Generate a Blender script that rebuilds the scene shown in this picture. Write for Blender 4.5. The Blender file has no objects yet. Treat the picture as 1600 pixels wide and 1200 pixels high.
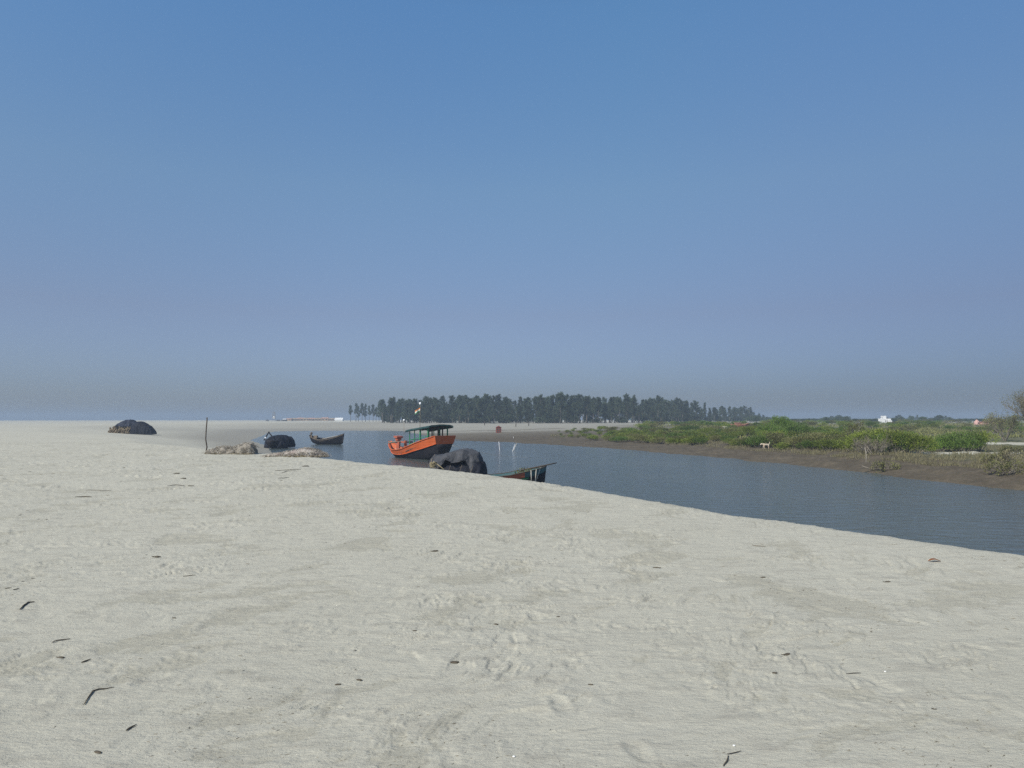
import bpy, math, random
import numpy as np
from mathutils import Vector, Matrix

sc = bpy.context.scene
COL = sc.collection
R = math.radians
PI = math.pi

# ------------------------------------------------------------------ camera
F = 1142.0; HZ = 654.5; CAMZ = 1.6
PITCH = math.atan((HZ - 600) / F)
cam_d = bpy.data.cameras.new('camera'); cam = bpy.data.objects.new('camera', cam_d); COL.objects.link(cam)
cam_d.sensor_width = 36; cam_d.lens = 36 * F / 1600.0
cam_d.clip_start = 0.1; cam_d.clip_end = 12000
cam.location = (0, 0, CAMZ); cam.rotation_euler = (PI/2 + PITCH, 0, 0)
sc.camera = cam

# ------------------------------------------------------------------ sky and sun
SUN_EL, SUN_AZ = 42.0, 224.0          # azimuth: clockwise from the view direction (+Y); left and behind the camera
w = bpy.data.worlds.new("World"); sc.world = w; w.use_nodes = True
nt = w.node_tree; nt.nodes.clear()
sky = nt.nodes.new('ShaderNodeTexSky'); sky.sky_type = 'NISHITA'; sky.sun_disc = False
sky.sun_elevation = R(SUN_EL); sky.sun_rotation = R(SUN_AZ)
sky.air_density = 1.0; sky.dust_density = 1.2; sky.ozone_density = 2.0; sky.altitude = 0
bgn = nt.nodes.new('ShaderNodeBackground'); bgn.inputs[1].default_value = 0.14
tint = nt.nodes.new('ShaderNodeMix'); tint.data_type = 'RGBA'; tint.blend_type = 'MULTIPLY'
tint.inputs[0].default_value = 1.0; tint.inputs[7].default_value = (0.92, 0.93, 1.0, 1)
wo = nt.nodes.new('ShaderNodeOutputWorld')
# the real air of that day: bluer and brighter overhead than the clear-sky model, duller towards the horizon, paler to the left
tcw = nt.nodes.new('ShaderNodeTexCoord'); sx = nt.nodes.new('ShaderNodeSeparateXYZ'); nt.links.new(tcw.outputs['Generated'], sx.inputs[0])
cr_ = nt.nodes.new('ShaderNodeValToRGB'); nt.links.new(sx.outputs[2], cr_.inputs[0]); nt.links.new(cr_.outputs[0], tint.inputs[7])
SKY = [(0.0, (.355, .405, .56)), (.045, (.355, .405, .58)), (.14, (.46, .445, .53)), (.30, (.58, .655, .69)), (.50, (.556, .79, .91)), (.85, (.45, .55, .62))]
while len(cr_.color_ramp.elements) < len(SKY): cr_.color_ramp.elements.new(.5)
for e_, (p_, c_) in zip(cr_.color_ramp.elements, SKY): e_.position = p_; e_.color = (*c_, 1)
azm = nt.nodes.new('ShaderNodeMapRange'); azm.inputs[1].default_value = -.6; azm.inputs[2].default_value = .6
nt.links.new(sx.outputs[0], azm.inputs[0])
def side_ramp(l, r):
    q = nt.nodes.new('ShaderNodeValToRGB'); q.color_ramp.interpolation = 'B_SPLINE'; nt.links.new(azm.outputs[0], q.inputs[0])
    for p_, c_ in ((0, l), (.5, tuple((a+b)/2*.3+.7 for a, b in zip(l, r))), (1, r)):
        e_ = q.color_ramp.elements[0] if p_ == 0 else q.color_ramp.elements[1] if p_ == 1 else q.color_ramp.elements.new(p_)
        if p_ == 1: e_ = q.color_ramp.elements[-1]
        e_.position = p_; e_.color = (*c_, 1)
    return q
lowr = side_ramp((1.12, 1.12, 1.10), (.52, .54, .58)); highr = side_ramp((1.75, 1.28, 1.05), (.91, .89, .90))
el_ = nt.nodes.new('ShaderNodeMapRange'); el_.inputs[1].default_value = .05; el_.inputs[2].default_value = .48; nt.links.new(sx.outputs[2], el_.inputs[0])
side = nt.nodes.new('ShaderNodeMix'); side.data_type = 'RGBA'
nt.links.new(el_.outputs[0], side.inputs[0]); nt.links.new(lowr.outputs[0], side.inputs[6]); nt.links.new(highr.outputs[0], side.inputs[7])
tint2 = nt.nodes.new('ShaderNodeMix'); tint2.data_type = 'RGBA'; tint2.blend_type = 'MULTIPLY'; tint2.inputs[0].default_value = 1.0
nt.links.new(side.outputs[2], tint2.inputs[7]); nt.links.new(tint.outputs[2], tint2.inputs[6])
nt.links.new(sky.outputs[0], tint.inputs[6]); nt.links.new(tint2.outputs[2], bgn.inputs[0]); nt.links.new(bgn.outputs[0], wo.inputs[0])
sd = bpy.data.lights.new('sun', 'SUN'); sd.energy = 3.3; sd.angle = R(0.7); sd.color = (1.0, 0.935, 0.83)
sun = bpy.data.objects.new('sun', sd); COL.objects.link(sun)
az = R(SUN_AZ); el = R(SUN_EL)
sv = Vector((math.sin(az)*math.cos(el), math.cos(az)*math.cos(el), math.sin(el)))
sun.rotation_euler = sv.to_track_quat('Z', 'Y').to_euler(); sun.location = (-20, -20, 40)
sc.view_settings.view_transform = 'Standard'; sc.view_settings.look = 'None'
sc.view_settings.gamma = 1.0; sc.view_settings.exposure = 0.35
sc.cycles.max_bounces = 6; sc.cycles.volume_bounces = 1; sc.cycles.transparent_max_bounces = 12
sc.cycles.use_denoising = False

WATER = -1.8

# ------------------------------------------------------------------ helpers
def ray(px, py):
    u = (px - 800) / F; v = (600 - py) / F
    c, s = math.cos(PITCH), math.sin(PITCH)
    return Vector((u, c - v * s, s + v * c))
def on(px, py, z=0.0):
    """ground point (at height z) seen at a photo pixel"""
    r = ray(px, py); t = (z - CAMZ) / r.z
    return Vector((r.x * t, r.y * t, z))
def at(px, py, d):
    r = ray(px, py); t = d / r.y
    return Vector((r.x * t, d, CAMZ + r.z * t))

def tag(o, label=None, cat=None, group=None, kind=None):
    if label: o['label'] = label
    if cat: o['category'] = cat
    if group: o['group'] = group
    if kind: o['kind'] = kind
    return o
def empty(name, loc, rz=0, label=None, cat=None, group=None):
    o = bpy.data.objects.new(name, None); COL.objects.link(o); o.empty_display_size = 0.3
    o.location = loc; o.rotation_euler = (0, 0, rz)
    return tag(o, label, cat, group)
def copy_tree(o, parent=None):
    c = o.copy(); COL.objects.link(c)
    if parent: c.parent = parent
    for ch in list(o.children): copy_tree(ch, c)
    return c

class MB:
    def __init__(s): s.v = []; s.f = []
    def add(s, vs, fs):
        n = len(s.v); s.v.extend([tuple(p) for p in vs]); s.f.extend([tuple(i + n for i in f) for f in fs]); return s
    def box(s, c, size, rot=None, taper=1.0):
        sx, sy, sz = [q / 2 for q in size]
        vs = [Vector((x*sx*(taper if z > 0 else 1), y*sy*(taper if z > 0 else 1), z*sz)) for z in (-1, 1) for y in (-1, 1) for x in (-1, 1)]
        if rot is not None: vs = [rot @ p for p in vs]
        vs = [p + Vector(c) for p in vs]
        return s.add(vs, [(0,2,3,1),(4,5,7,6),(0,1,5,4),(2,6,7,3),(0,4,6,2),(1,3,7,5)])
    def bar(s, a, b, wd, ht=None):
        a = Vector(a); b = Vector(b); d = b - a
        if d.length < 1e-6: return s
        q = d.to_track_quat('X', 'Z').to_matrix()
        return s.box((a + b) / 2, (d.length, wd, ht or wd), q)
    def tube(s, pts, rad, n=6, cap=True):
        pts = [Vector(p) for p in pts]; m = len(pts)
        if not hasattr(rad, '__len__'): rad = [rad] * m
        vs = []; fs = []
        up = Vector((0.13, 0.21, 1)).normalized()
        for i, p in enumerate(pts):
            t = (pts[min(i+1, m-1)] - pts[max(i-1, 0)])
            t = t.normalized() if t.length > 1e-9 else Vector((0, 0, 1))
            a = t.cross(up)
            if a.length < 0.05: a = t.cross(Vector((1, 0, 0)))
            a.normalize(); b = t.cross(a)
            for k in range(n):
                th = 2*PI*k/n
                vs.append(p + (a*math.cos(th) + b*math.sin(th)) * rad[i])
        for i in range(m-1):
            for k in range(n):
                k2 = (k+1) % n
                fs.append((i*n+k, i*n+k2, (i+1)*n+k2, (i+1)*n+k))
        if cap:
            fs.append(tuple(range(n))[::-1]); fs.append(tuple((m-1)*n + k for k in range(n)))
        return s.add(vs, fs)
    def ball(s, c, r, n=8, m=6, sq=(1, 1, 1)):
        vs = [(c[0], c[1], c[2]-r*sq[2])]; fs = []
        for i in range(1, m):
            ph = -PI/2 + PI*i/m
            for k in range(n):
                th = 2*PI*k/n
                vs.append((c[0]+r*sq[0]*math.cos(ph)*math.cos(th), c[1]+r*sq[1]*math.cos(ph)*math.sin(th), c[2]+r*sq[2]*math.sin(ph)))
        vs.append((c[0], c[1], c[2]+r*sq[2])); top = len(vs)-1
        for k in range(n):
            k2 = (k+1) % n
            fs.append((0, 1+k2, 1+k)); fs.append((top, 1+(m-2)*n+k, 1+(m-2)*n+k2))
            for i in range(m-2): fs.append((1+i*n+k, 1+i*n+k2, 1+(i+1)*n+k2, 1+(i+1)*n+k))
        return s.add(vs, fs)
    def build(s, name, mat, parent=None, smooth=False, loc=None):
        me = bpy.data.meshes.new(name); me.from_pydata(s.v, [], s.f); me.update()
        if smooth: me.polygons.foreach_set('use_smooth', [True]*len(me.polygons))
        o = bpy.data.objects.new(name, me); COL.objects.link(o)
        if mat: me.materials.append(mat)
        if parent: o.parent = parent
        if loc is not None: o.location = loc
        return o

# ------------------------------------------------------------------ numpy noise
_rng = np.random.RandomState(7)
_perm = _rng.permutation(4096).astype(np.int64); _ga = _rng.rand(4096) * 2 * np.pi
_gx, _gy = np.cos(_ga), np.sin(_ga)
def perlin(x, y, seed=0):
    x = np.asarray(x, float) + seed*17.31; y = np.asarray(y, float) - seed*9.77
    xi = np.floor(x).astype(np.int64); yi = np.floor(y).astype(np.int64)
    fx = x - xi; fy = y - yi
    u = fx*fx*fx*(fx*(fx*6-15)+10); v = fy*fy*fy*(fy*(fy*6-15)+10)
    def g(a, b, dx, dy):
        h = _perm[(_perm[a & 4095] + b) & 4095]
        return _gx[h]*dx + _gy[h]*dy
    n00 = g(xi, yi, fx, fy); n10 = g(xi+1, yi, fx-1, fy); n01 = g(xi, yi+1, fx, fy-1); n11 = g(xi+1, yi+1, fx-1, fy-1)
    return (n00*(1-u)+n10*u)*(1-v) + (n01*(1-u)+n11*u)*v
def fbm(x, y, o=4, seed=0, gain=0.5):
    r = 0; a = 1
    for i in range(o):
        r = r + a*perlin(x*2**i, y*2**i, seed+i*3); a *= gain
    return r
def sstep(a, b, x):
    t = np.clip((x-a)/(b-a), 0, 1); return t*t*(3-2*t)

# ------------------------------------------------------------------ shoreline: X, Y, bank width, top height, mud
SH = [(60,-60,5,0,0),(24,-8,5,0,0),(11.5,9.0,4.6,0,0),(7.6,15.2,4.6,0,0),(5.2,20.2,4.6,0,0),(3.2,24,4.6,0,0),
 (-.4,29,4.8,0,0),(-5.2,35.5,5.2,0,0),(-9.6,42,6.5,0,0),(-14.5,52,10,0,0),(-21,66,12,0,0),(-26.2,79,15,0,0),
 (-30.5,92,20,0,0),(-37,106,26,0,0),(-42,118,30,0,0),(-51,150,36,0,0),(-60,180,36,0,0),(-64,198,38,0,0),
 (-58,209,42,0,0),(-48,214,40,0,0),(-36,212,42,0,0),(-30,202,46,-.05,.1),(-26,186,60,-.15,.5),(-14.5,136,66,-.35,.9),
 (-8.1,116,66,-.5,1),(0,106,52,-.6,1),(5.9,96,36,-.8,1),(13.7,78.4,13,-1,1),(19.7,59.3,9,-1,1),(22,48.2,7,-1,1),
 (23,39.8,6.5,-1,1),(24.2,34.2,6,-1,1),(28,20,6,-1,1),(44,0,6,-1,1),(100,-60,6,-1,1)]
SH = np.array(SH, float)
def shore(X, Y):
    """signed distance to the shoreline (positive on land) and the bank values at the nearest point"""
    best = np.full(X.shape, 1e18); W = np.zeros(X.shape); H = np.zeros(X.shape); M = np.zeros(X.shape)
    inside = np.zeros(X.shape, bool); n = len(SH)
    for i in range(n):
        a = SH[i]; b = SH[(i+1) % n]
        dx, dy = b[0]-a[0], b[1]-a[1]
        if i < n-1:
            t = np.clip(((X-a[0])*dx + (Y-a[1])*dy)/(dx*dx+dy*dy), 0, 1)
            d = (X-a[0]-t*dx)**2 + (Y-a[1]-t*dy)**2
            m = d < best
            best = np.where(m, d, best)
            W = np.where(m, a[2]+t*(b[2]-a[2]), W); H = np.where(m, a[3]+t*(b[3]-a[3]), H); M = np.where(m, a[4]+t*(b[4]-a[4]), M)
        cond = ((a[1] > Y) != (b[1] > Y))
        xx = dx*(Y-a[1])/(dy if abs(dy) > 1e-9 else 1e-9) + a[0]
        inside ^= (cond & (X < xx))
    d = np.sqrt(best)
    return np.where(inside, -d, d), W, H, M
TRACKS = []
def height(X, Y, full=False):
    X = np.asarray(X, float); Y = np.asarray(Y, float)
    r = np.hypot(X, Y)
    wig = fbm(X*0.25, Y*0.25, 3, 3)*np.clip(r/60, .25, 2.0)*1.3 + fbm(X*1.3, Y*1.3, 3, 5)*.22
    s, W, H, M = shore(X, Y)
    s = s + wig*np.where(M > .5, 1.0, 0.18)
    t = np.clip(s/W, -1.5, 1.2)
    # crisp scarp on the sandy side, lumpy slope on the muddy side
    k = 0.10
    prof = np.where(t < 1-k, t, np.where(t > 1+k, 1, 1-(1+k-t)**2/(4*k)))
    mudp = np.clip(t, -1.5, 1); mudp = np.where(mudp > 0, mudp**0.8, mudp)
    prof = prof*(1-M) + mudp*M
    z = WATER + (H-WATER)*prof
    far = sstep(0, 140, s-W)*M
    z = z + far*np.where(X > 60, 0.25, 0.45)
    # undulation
    land = sstep(0.3, 1.0, t)
    z = z + land*(1-M)*(0.05*fbm(X*.13, Y*.13, 3, 11)*np.clip(r/18, .35, 1.6) + .16*fbm(X*.012, Y*.05, 3, 13)*sstep(35, 160, r))
    z = z + M*sstep(-.1, .3, t)*(0.17*fbm(X*.5, Y*.5, 4, 17) + .13*np.abs(fbm(X*1.9, Y*1.9, 3, 19)))
    z = z - 0.25*sstep(8, 30, X)*sstep(20, 0, Y)*0
    z = z - 5*sstep(900, 1080, r)
    mud = M*np.clip(1 - sstep(.95, 1.25, t), 0, 1)
    grass = M*sstep(.75, 1.15, t)
    wet_dull = (1-M)*(1-sstep(.12, .70, t))*(W > 12)*.8 + (1-M)*(1-sstep(.1, .35, t))*(W <= 12)
    # dry sand lying on the far bank
    sandy = sstep(150, 175, Y)*sstep(62, 38, X+0.1*Y) * sstep(.02, .12, .2+fbm(X*.03, Y*.03, 3, 23)) 
    spot = .40*np.exp(-((X-50)/8.0)**2-((Y-76)/4.5)**2) + .42*np.exp(-((X-34)/7.0)**2-((Y-55)/2.6)**2)
    sandy = np.maximum(sandy, sstep(.16, .26, spot + .10*fbm(X*.25, Y*.25, 3, 29))*sstep(.9, 1.1, t))
    grass = grass*(1-sandy); mud = mud*(1-sandy*.8)
    wet_dull = np.maximum(wet_dull, .55*sstep(120, 170, Y)*sstep(-110, -60, X)*sstep(420, 330, r))  # far sand also mixed to the darker tone, only to dull it
    if not full: return z
    coarse = np.zeros_like(z); near = r < 60
    xn, yn, rn = X[near], Y[near], r[near]
    # rotated frame: wind-ripple direction runs from lower left to upper right
    ca, sa = math.cos(R(52)), math.sin(R(52))
    un = xn*ca + yn*sa; vn = -xn*sa + yn*ca
    f = (1-M[near])*land[near]
    wx = un + .5*fbm(xn*.7, yn*.7, 2, 31); wv = vn + .35*fbm(xn*.9, yn*.9, 2, 37)
    lum = fbm(wx*.55, wv*1.5, 5, 41, .52)
    patch = fbm(wx*.6, wv*.9, 7, 43, .70)
    cm = sstep(.20, .46, patch)
    coarse[near] = cm*f*sstep(0, .03, 1-np.exp(-rn))
    dz = .020*lum + .0065*fbm(wx*3.2, wv*7.5, 3, 47, .6) - .007*cm
    # small scalloped scarps
    env = sstep(-.02, .20, fbm(xn*.33, yn*.33, 3, 59))
    for (fu, fv, sd, am, oc) in ((1.3, 5.2, 53, .0095, 4), (2.9, 10, 54, .006, 3), (6.5, 17, 56, .004, 2)):
        nn_ = fbm(wx*fu, wv*fv, oc, sd, .6); gate = sstep(.05, .22, fbm(xn*fu*.7, yn*fu*.7, 2, sd+20))
        dz = dz + am*np.tanh(nn_*18)*gate*(.35+.65*env)
    dz = dz + .0024*fbm(xn*13, yn*13, 1, 61, .6)*(.6+env)
    dz = dz * np.interp(rn, [2, 10, 30, 60], [.5, .75, 1.3, 1.0])
    # footprints: shallow oval dents with a pushed-up rim
    for (tx, ty, ta, dep, ln) in TRACKS:
        ddx, ddy = xn-tx, yn-ty
        m = (np.abs(ddx) < .5) & (np.abs(ddy) < .5)
        if not m.any(): continue
        a_, b_ = ddx[m]*math.cos(ta)+ddy[m]*math.sin(ta), -ddx[m]*math.sin(ta)+ddy[m]*math.cos(ta)
        q = np.sqrt((a_/ln)**2 + (b_/(ln*.45))**2) + .18*fbm(xn[m]*9, yn[m]*9, 2, 67)
        dd = (-dep*(1-sstep(.3, 1.1, q)) + dep*.3*np.exp(-((q-1.2)/.3)**2))*.55
        dz[m] += dd
    z[near] = z[near] + dz*f
    return z, mud, grass, wet_dull, coarse, sandy
def gz(x, y): return float(height(np.array([x]), np.array([y]))[0])
def gp(px, py, z0=0.0):
    """point of the terrain seen at a photo pixel"""
    z = z0
    for _ in range(6):
        p = on(px, py, z); z = 0.5*z + 0.5*gz(p.x, p.y)
        if z > CAMZ-.2: z = 0
    p.z = gz(p.x, p.y); return p

rs = random.Random(11)
for _ in range(90):
    r_ = rs.uniform(2.6, 14); a_ = R(rs.uniform(-40, 40))
    TRACKS.append((r_*math.sin(a_), r_*math.cos(a_), rs.uniform(0, PI), rs.uniform(.003, .009), rs.uniform(.07, .15)))
for (x0, y0, a0, n) in ((-3.2, 3.0, 62, 10), (-6.5, 7.5, 40, 14), (0.6, 3.0, 100, 10), (4.0, 4.2, 120, 9)):
    for k in range(n):
        TRACKS.append((x0+math.cos(R(a0))*.62*k+(.12 if k % 2 else -.12)*math.sin(R(a0)), y0+math.sin(R(a0))*.62*k-(.12 if k % 2 else -.12)*math.cos(R(a0)), R(a0), rs.uniform(.008, .018), .14))

# ------------------------------------------------------------------ materials
def newmat(name):
    m = bpy.data.materials.new(name); m.use_nodes = True
    t = m.node_tree; b = t.nodes['Principled BSDF']; return m, t, b
def N(t, kind, **kw):
    n = t.nodes.new(kind)
    for k, v in kw.items(): setattr(n, k, v)
    return n
def mixrgb(t, fac, a, b, blend='MIX'):
    n = N(t, 'ShaderNodeMix', data_type='RGBA', blend_type=blend)
    for sock, val in ((0, fac), (6, a), (7, b)):
        if hasattr(val, 'is_output') or isinstance(val, bpy.types.NodeSocket): t.links.new(val, n.inputs[sock])
        elif sock == 0: n.inputs[0].default_value = val
        else: n.inputs[sock].default_value = (*val, 1)
    return n.outputs[2]
def noise(t, scale, detail=4, rough=.55, vec=None, dist=0):
    n = N(t, 'ShaderNodeTexNoise'); n.inputs['Scale'].default_value = scale; n.inputs['Detail'].default_value = detail
    n.inputs['Roughness'].default_value = rough; n.inputs['Distortion'].default_value = dist
    if vec is not None: t.links.new(vec, n.inputs['Vector'])
    return n
def ramp(t, src, a, b):
    n = N(t, 'ShaderNodeMapRange'); n.inputs[1].default_value = a; n.inputs[2].default_value = b; n.clamp = True
    t.links.new(src, n.inputs[0]); return n.outputs[0]
def objvec(t, scale=(1, 1, 1), rot=(0, 0, 0)):
    tc = N(t, 'ShaderNodeTexCoord'); mp = N(t, 'ShaderNodeMapping')
    mp.inputs['Scale'].default_value = scale; mp.inputs['Rotation'].default_value = rot
    t.links.new(tc.outputs['Object'], mp.inputs[0]); return mp.outputs[0]
def basic(name, ca, cb, scale=6, rough=.85, bump=0, bscale=30, spec=.25, bdist=.01, detail=5):
    """two-tone weathered surface"""
    m, t, b = newmat(name); v = objvec(t)
    n = noise(t, scale, detail, .6, v)
    t.links.new(mixrgb(t, ramp(t, n.outputs[0], .33, .67), ca, cb), b.inputs['Base Color'])
    b.inputs['Roughness'].default_value = rough; b.inputs['Specular IOR Level'].default_value = spec
    if bump:
        n2 = noise(t, bscale, 4, .6, v); bp = N(t, 'ShaderNodeBump'); bp.inputs['Strength'].default_value = bump; bp.inputs['Distance'].default_value = bdist
        t.links.new(n2.outputs[0], bp.inputs['Height']); t.links.new(bp.outputs[0], b.inputs['Normal'])
    return m
def painted(name, col, worn, scale=2.2, thr=(.52, .62), rough=.55):
    """paint with worn streaks along the planks"""
    m, t, b = newmat(name); v = objvec(t, (.6, 2, 5)); v2 = objvec(t, (1, 1, 1))
    n = noise(t, scale, 8, .7, v); n2 = noise(t, 1.1, 3, .5, v2)
    c0 = mixrgb(t, ramp(t, n2.outputs[0], .3, .7), col, tuple(c*.78 for c in col))
    t.links.new(mixrgb(t, ramp(t, n.outputs[0], *thr), c0, worn), b.inputs['Base Color'])
    b.inputs['Roughness'].default_value = rough; b.inputs['Specular IOR Level'].default_value = .3
    w_ = N(t, 'ShaderNodeTexWave', bands_direction='Z'); w_.inputs['Scale'].default_value = 2.4; w_.inputs['Distortion'].default_value = .5
    t.links.new(v2, w_.inputs[0])
    bp = N(t, 'ShaderNodeBump'); bp.inputs['Strength'].default_value = .5; bp.inputs['Distance'].default_value = .012
    t.links.new(w_.outputs['Fac'], bp.inputs['Height']); t.links.new(bp.outputs[0], b.inputs['Normal'])
    return m
def foliage(name, ca, cb, scale=.9, trans=.25):
    m, t, b = newmat(name); v = objvec(t)
    n = noise(t, scale, 3, .6, v); oi = N(t, 'ShaderNodeObjectInfo')
    n2 = noise(t, scale*9, 2, .6, v)
    c = mixrgb(t, ramp(t, n.outputs[0], .35, .65), ca, cb)
    c = mixrgb(t, ramp(t, n2.outputs[0], .35, .7), c, tuple(q*1.5 for q in cb))
    hs = N(t, 'ShaderNodeHueSaturation'); t.links.new(c, hs.inputs['Color'])
    mr = N(t, 'ShaderNodeMapRange'); mr.inputs[3].default_value = .72; mr.inputs[4].default_value = 1.25; t.links.new(oi.outputs['Random'], mr.inputs[0])
    t.links.new(mr.outputs[0], hs.inputs['Value'])
    t.links.new(hs.outputs[0], b.inputs['Base Color']); b.inputs['Roughness'].default_value = .7; b.inputs['Specular IOR Level'].default_value = .2
    tr = N(t, 'ShaderNodeBsdfTranslucent'); t.links.new(hs.outputs[0], tr.inputs[0])
    mx = N(t, 'ShaderNodeMixShader'); mx.inputs[0].default_value = trans
    t.links.new(b.outputs[0], mx.inputs[1]); t.links.new(tr.outputs[0], mx.inputs[2])
    t.links.new(mx.outputs[0], t.nodes['Material Output'].inputs[0]); return m

M = {}
M['trunk'] = basic('bark', (.10, .085, .07), (.19, .17, .14), 8)
M['twig'] = basic('grey_twigs', (.15, .13, .105), (.28, .25, .20), 5)
M['needle'] = foliage('casuarina_foliage', (.040, .056, .036), (.062, .082, .048), .35, .15)
M['mangrove'] = foliage('mangrove_foliage', (.10, .145, .024), (.18, .22, .036), 1.2)
M['mangrove_dark'] = foliage('dark_mangrove_foliage', (.07, .12, .022), (.115, .18, .032), 1.2)
M['olive'] = foliage('olive_foliage', (.10, .10, .035), (.16, .16, .06), 1.2)
M['drygrass'] = foliage('dry_grass', (.11, .105, .055), (.18, .16, .09), 1.5)
M['farleaf'] = foliage('distant_foliage', (.045, .07, .035), (.07, .095, .045), .3, .15)
M['orange'] = painted('orange_paint', (.66, .135, .035), (.50, .24, .14), 2.2, (.56, .70))
M['tar'] = basic('tarred_hull', (.014, .014, .019), (.034, .032, .038), 3, .7, .4, 12, .15, .02)
M['green'] = painted('green_paint', (.03, .24, .10), (.10, .20, .12), 4, (.6, .7))
M['roof'] = basic('dark_green_canvas', (.012, .045, .045), (.03, .07, .065), 4, .7, .5, 9, .3, .03)
M['wood'] = basic('weathered_wood', (.16, .12, .085), (.30, .25, .19), 6, .9, .4, 25)
M['darkwood'] = basic('dark_wood', (.05, .04, .033), (.11, .09, .07), 6, .9, .4, 25)
M['palewood'] = basic('pale_wood', (.42, .38, .31), (.58, .54, .46), 6)
M['tarp'] = basic('grey_tarpaulin', (.040, .043, .050), (.082, .083, .090), 1.6, .7, 1.0, 4, .25, .12)
M['tarp_black'] = basic('black_tarpaulin', (.008, .009, .014), (.020, .023, .034), 2, .75, .8, 6, .15, .05)
M['tarp_navy'] = basic('navy_tarpaulin', (.014, .018, .032), (.034, .040, .062), 2, .7, .8, 5, .2, .06)
M['net'] = basic('brown_nets', (.20, .175, .14), (.38, .345, .29), 5, .95, .9, 45, .1, .03)
M['net_pink'] = basic('pinkish_nets', (.26, .20, .18), (.46, .42, .37), 2.2, .95, .9, 45, .1, .03)
M['strand'] = basic('net_strand', (.17, .14, .10), (.50, .47, .41), 9, .95)
M['net_dark'] = basic('dark_brown_nets', (.06, .045, .03), (.30, .24, .16), 4, .95, .9, 12, .1, .05)
M['ochre'] = basic('ochre_rope', (.20, .165, .09), (.34, .29, .18), 12, .95)
M['rope'] = basic('pale_rope', (.45, .43, .38), (.6, .58, .52), 8)
M['white'] = basic('white_plastic', (.78, .79, .80), (.86, .86, .86), 3, .4)
M['whitewall'] = basic('whitewash', (.74, .74, .72), (.84, .84, .82), 1, .8)
M['pink'] = basic('pink_plaster', (.55, .33, .28), (.66, .42, .36), 1, .8)
M['brick'] = basic('red_paint_worn', (.16, .045, .035), (.26, .085, .065), 3, .8, .3, 12)
M['thatch'] = basic('thatch_and_bamboo', (.30, .22, .14), (.46, .36, .25), 1.2, .95)
M['thatch2'] = basic('faded_red_cloth', (.42, .22, .15), (.52, .34, .25), 1.2, .95)
M['shade'] = basic('dark_goods_and_shade', (.05, .045, .04), (.10, .09, .08), 1.2, .95)  # dark goods; window and doorway shade is painted in this same colour
M['saffron'] = basic('saffron_cloth', (.62, .20, .04), (.70, .26, .07), 3)
M['flagwhite'] = basic('white_cloth', (.66, .64, .58), (.74, .72, .68), 3)
M['flaggreen'] = basic('green_cloth', (.04, .16, .06), (.06, .2, .08), 3)
M['debris'] = basic('dark_twig', (.055, .048, .038), (.13, .11, .08), 40, .9)
M['leafbrown'] = basic('brown_leaf', (.22, .085, .035), (.30, .13, .06), 40, .8)
M['shell'] = basic('white_shell', (.75, .74, .70), (.85, .84, .8), 40, .4)
M['crumb'] = basic('dark_crumbs', (.12, .11, .085), (.26, .235, .185), 3, .95)
M['fur'] = basic('white_tan_fur', (.72, .66, .54), (.50, .36, .24), 3.5, .9)
M['teal'] = painted('teal_paint', (.06, .14, .15), (.12, .13, .12), 4, (.55, .65))
M['redpaint'] = painted('faded_red_paint', (.48, .13, .07), (.30, .16, .12), 4, (.56, .68))

# sand / mud ground
m, t, b = newmat('ground_sand'); M['ground'] = m
v = objvec(t); vr = objvec(t, (1, 2.4, 1), (0, 0, R(-40)))
def attr(t, n):
    a = N(t, 'ShaderNodeAttribute', attribute_name=n); return a.outputs['Fac']
big = noise(t, .35, 5, .6, v); mid = noise(t, 2.6, 8, .68, vr); fine = noise(t, 55, 6, .75, v); grain = noise(t, 420, 3, .8, v)
c = mixrgb(t, ramp(t, big.outputs[0], .3, .7), (.500, .478, .388), (.545, .522, .428))
c = mixrgb(t, ramp(t, mid.outputs[0], .50, .74), c, (.400, .378, .310))
cg = mixrgb(t, ramp(t, fine.outputs[0], .35, .62), (.25, .23, .165), (.45, .425, .335))
mm = N(t, 'ShaderNodeMath', operation='MULTIPLY'); t.links.new(attr(t, 'coarse'), mm.inputs[0]); mm.inputs[1].default_value = .42
c = mixrgb(t, mm.outputs[0], c, cg)
# scattered dark grains
gm = N(t, 'ShaderNodeMath', operation='MULTIPLY'); t.links.new(ramp(t, fine.outputs[0], .62, .72), gm.inputs[0]); t.links.new(ramp(t, mid.outputs[0], .44, .62), gm.inputs[1])
gm2 = N(t, 'ShaderNodeMath', operation='MULTIPLY'); t.links.new(gm.outputs[0], gm2.inputs[0]); gm2.inputs[1].default_value = .8
c = mixrgb(t, gm2.outputs[0], c, (.20, .18, .14))
c = mixrgb(t, ramp(t, grain.outputs[0], .3, .7), c, mixrgb(t, 1.0, c, (.86, .86, .86), 'MULTIPLY'))
c = mixrgb(t, attr(t, 'wet_dull'), c, (.235, .22, .185))
mudn = noise(t, .9, 7, .7, v); mudf = noise(t, 5, 6, .7, v)
mc = mixrgb(t, ramp(t, mudn.outputs[0], .35, .65), (.088, .070, .050), (.150, .122, .086))
mc = mixrgb(t, ramp(t, mudf.outputs[0], .45, .75), mc, (.062, .060, .036))
c = mixrgb(t, attr(t, 'mud'), c, mc)
gc = mixrgb(t, ramp(t, mudn.outputs[0], .35, .65), (.085, .095, .042), (.16, .148, .09))
c = mixrgb(t, attr(t, 'grass'), c, gc)
t.links.new(c, b.inputs['Base Color']); b.inputs['Roughness'].default_value = .95; b.inputs['Specular IOR Level'].default_value = .15
h1 = N(t, 'ShaderNodeMath', operation='MULTIPLY_ADD'); t.links.new(fine.outputs[0], h1.inputs[0]); h1.inputs[1].default_value = .25
t.links.new(mid.outputs[0], h1.inputs[2])
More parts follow.
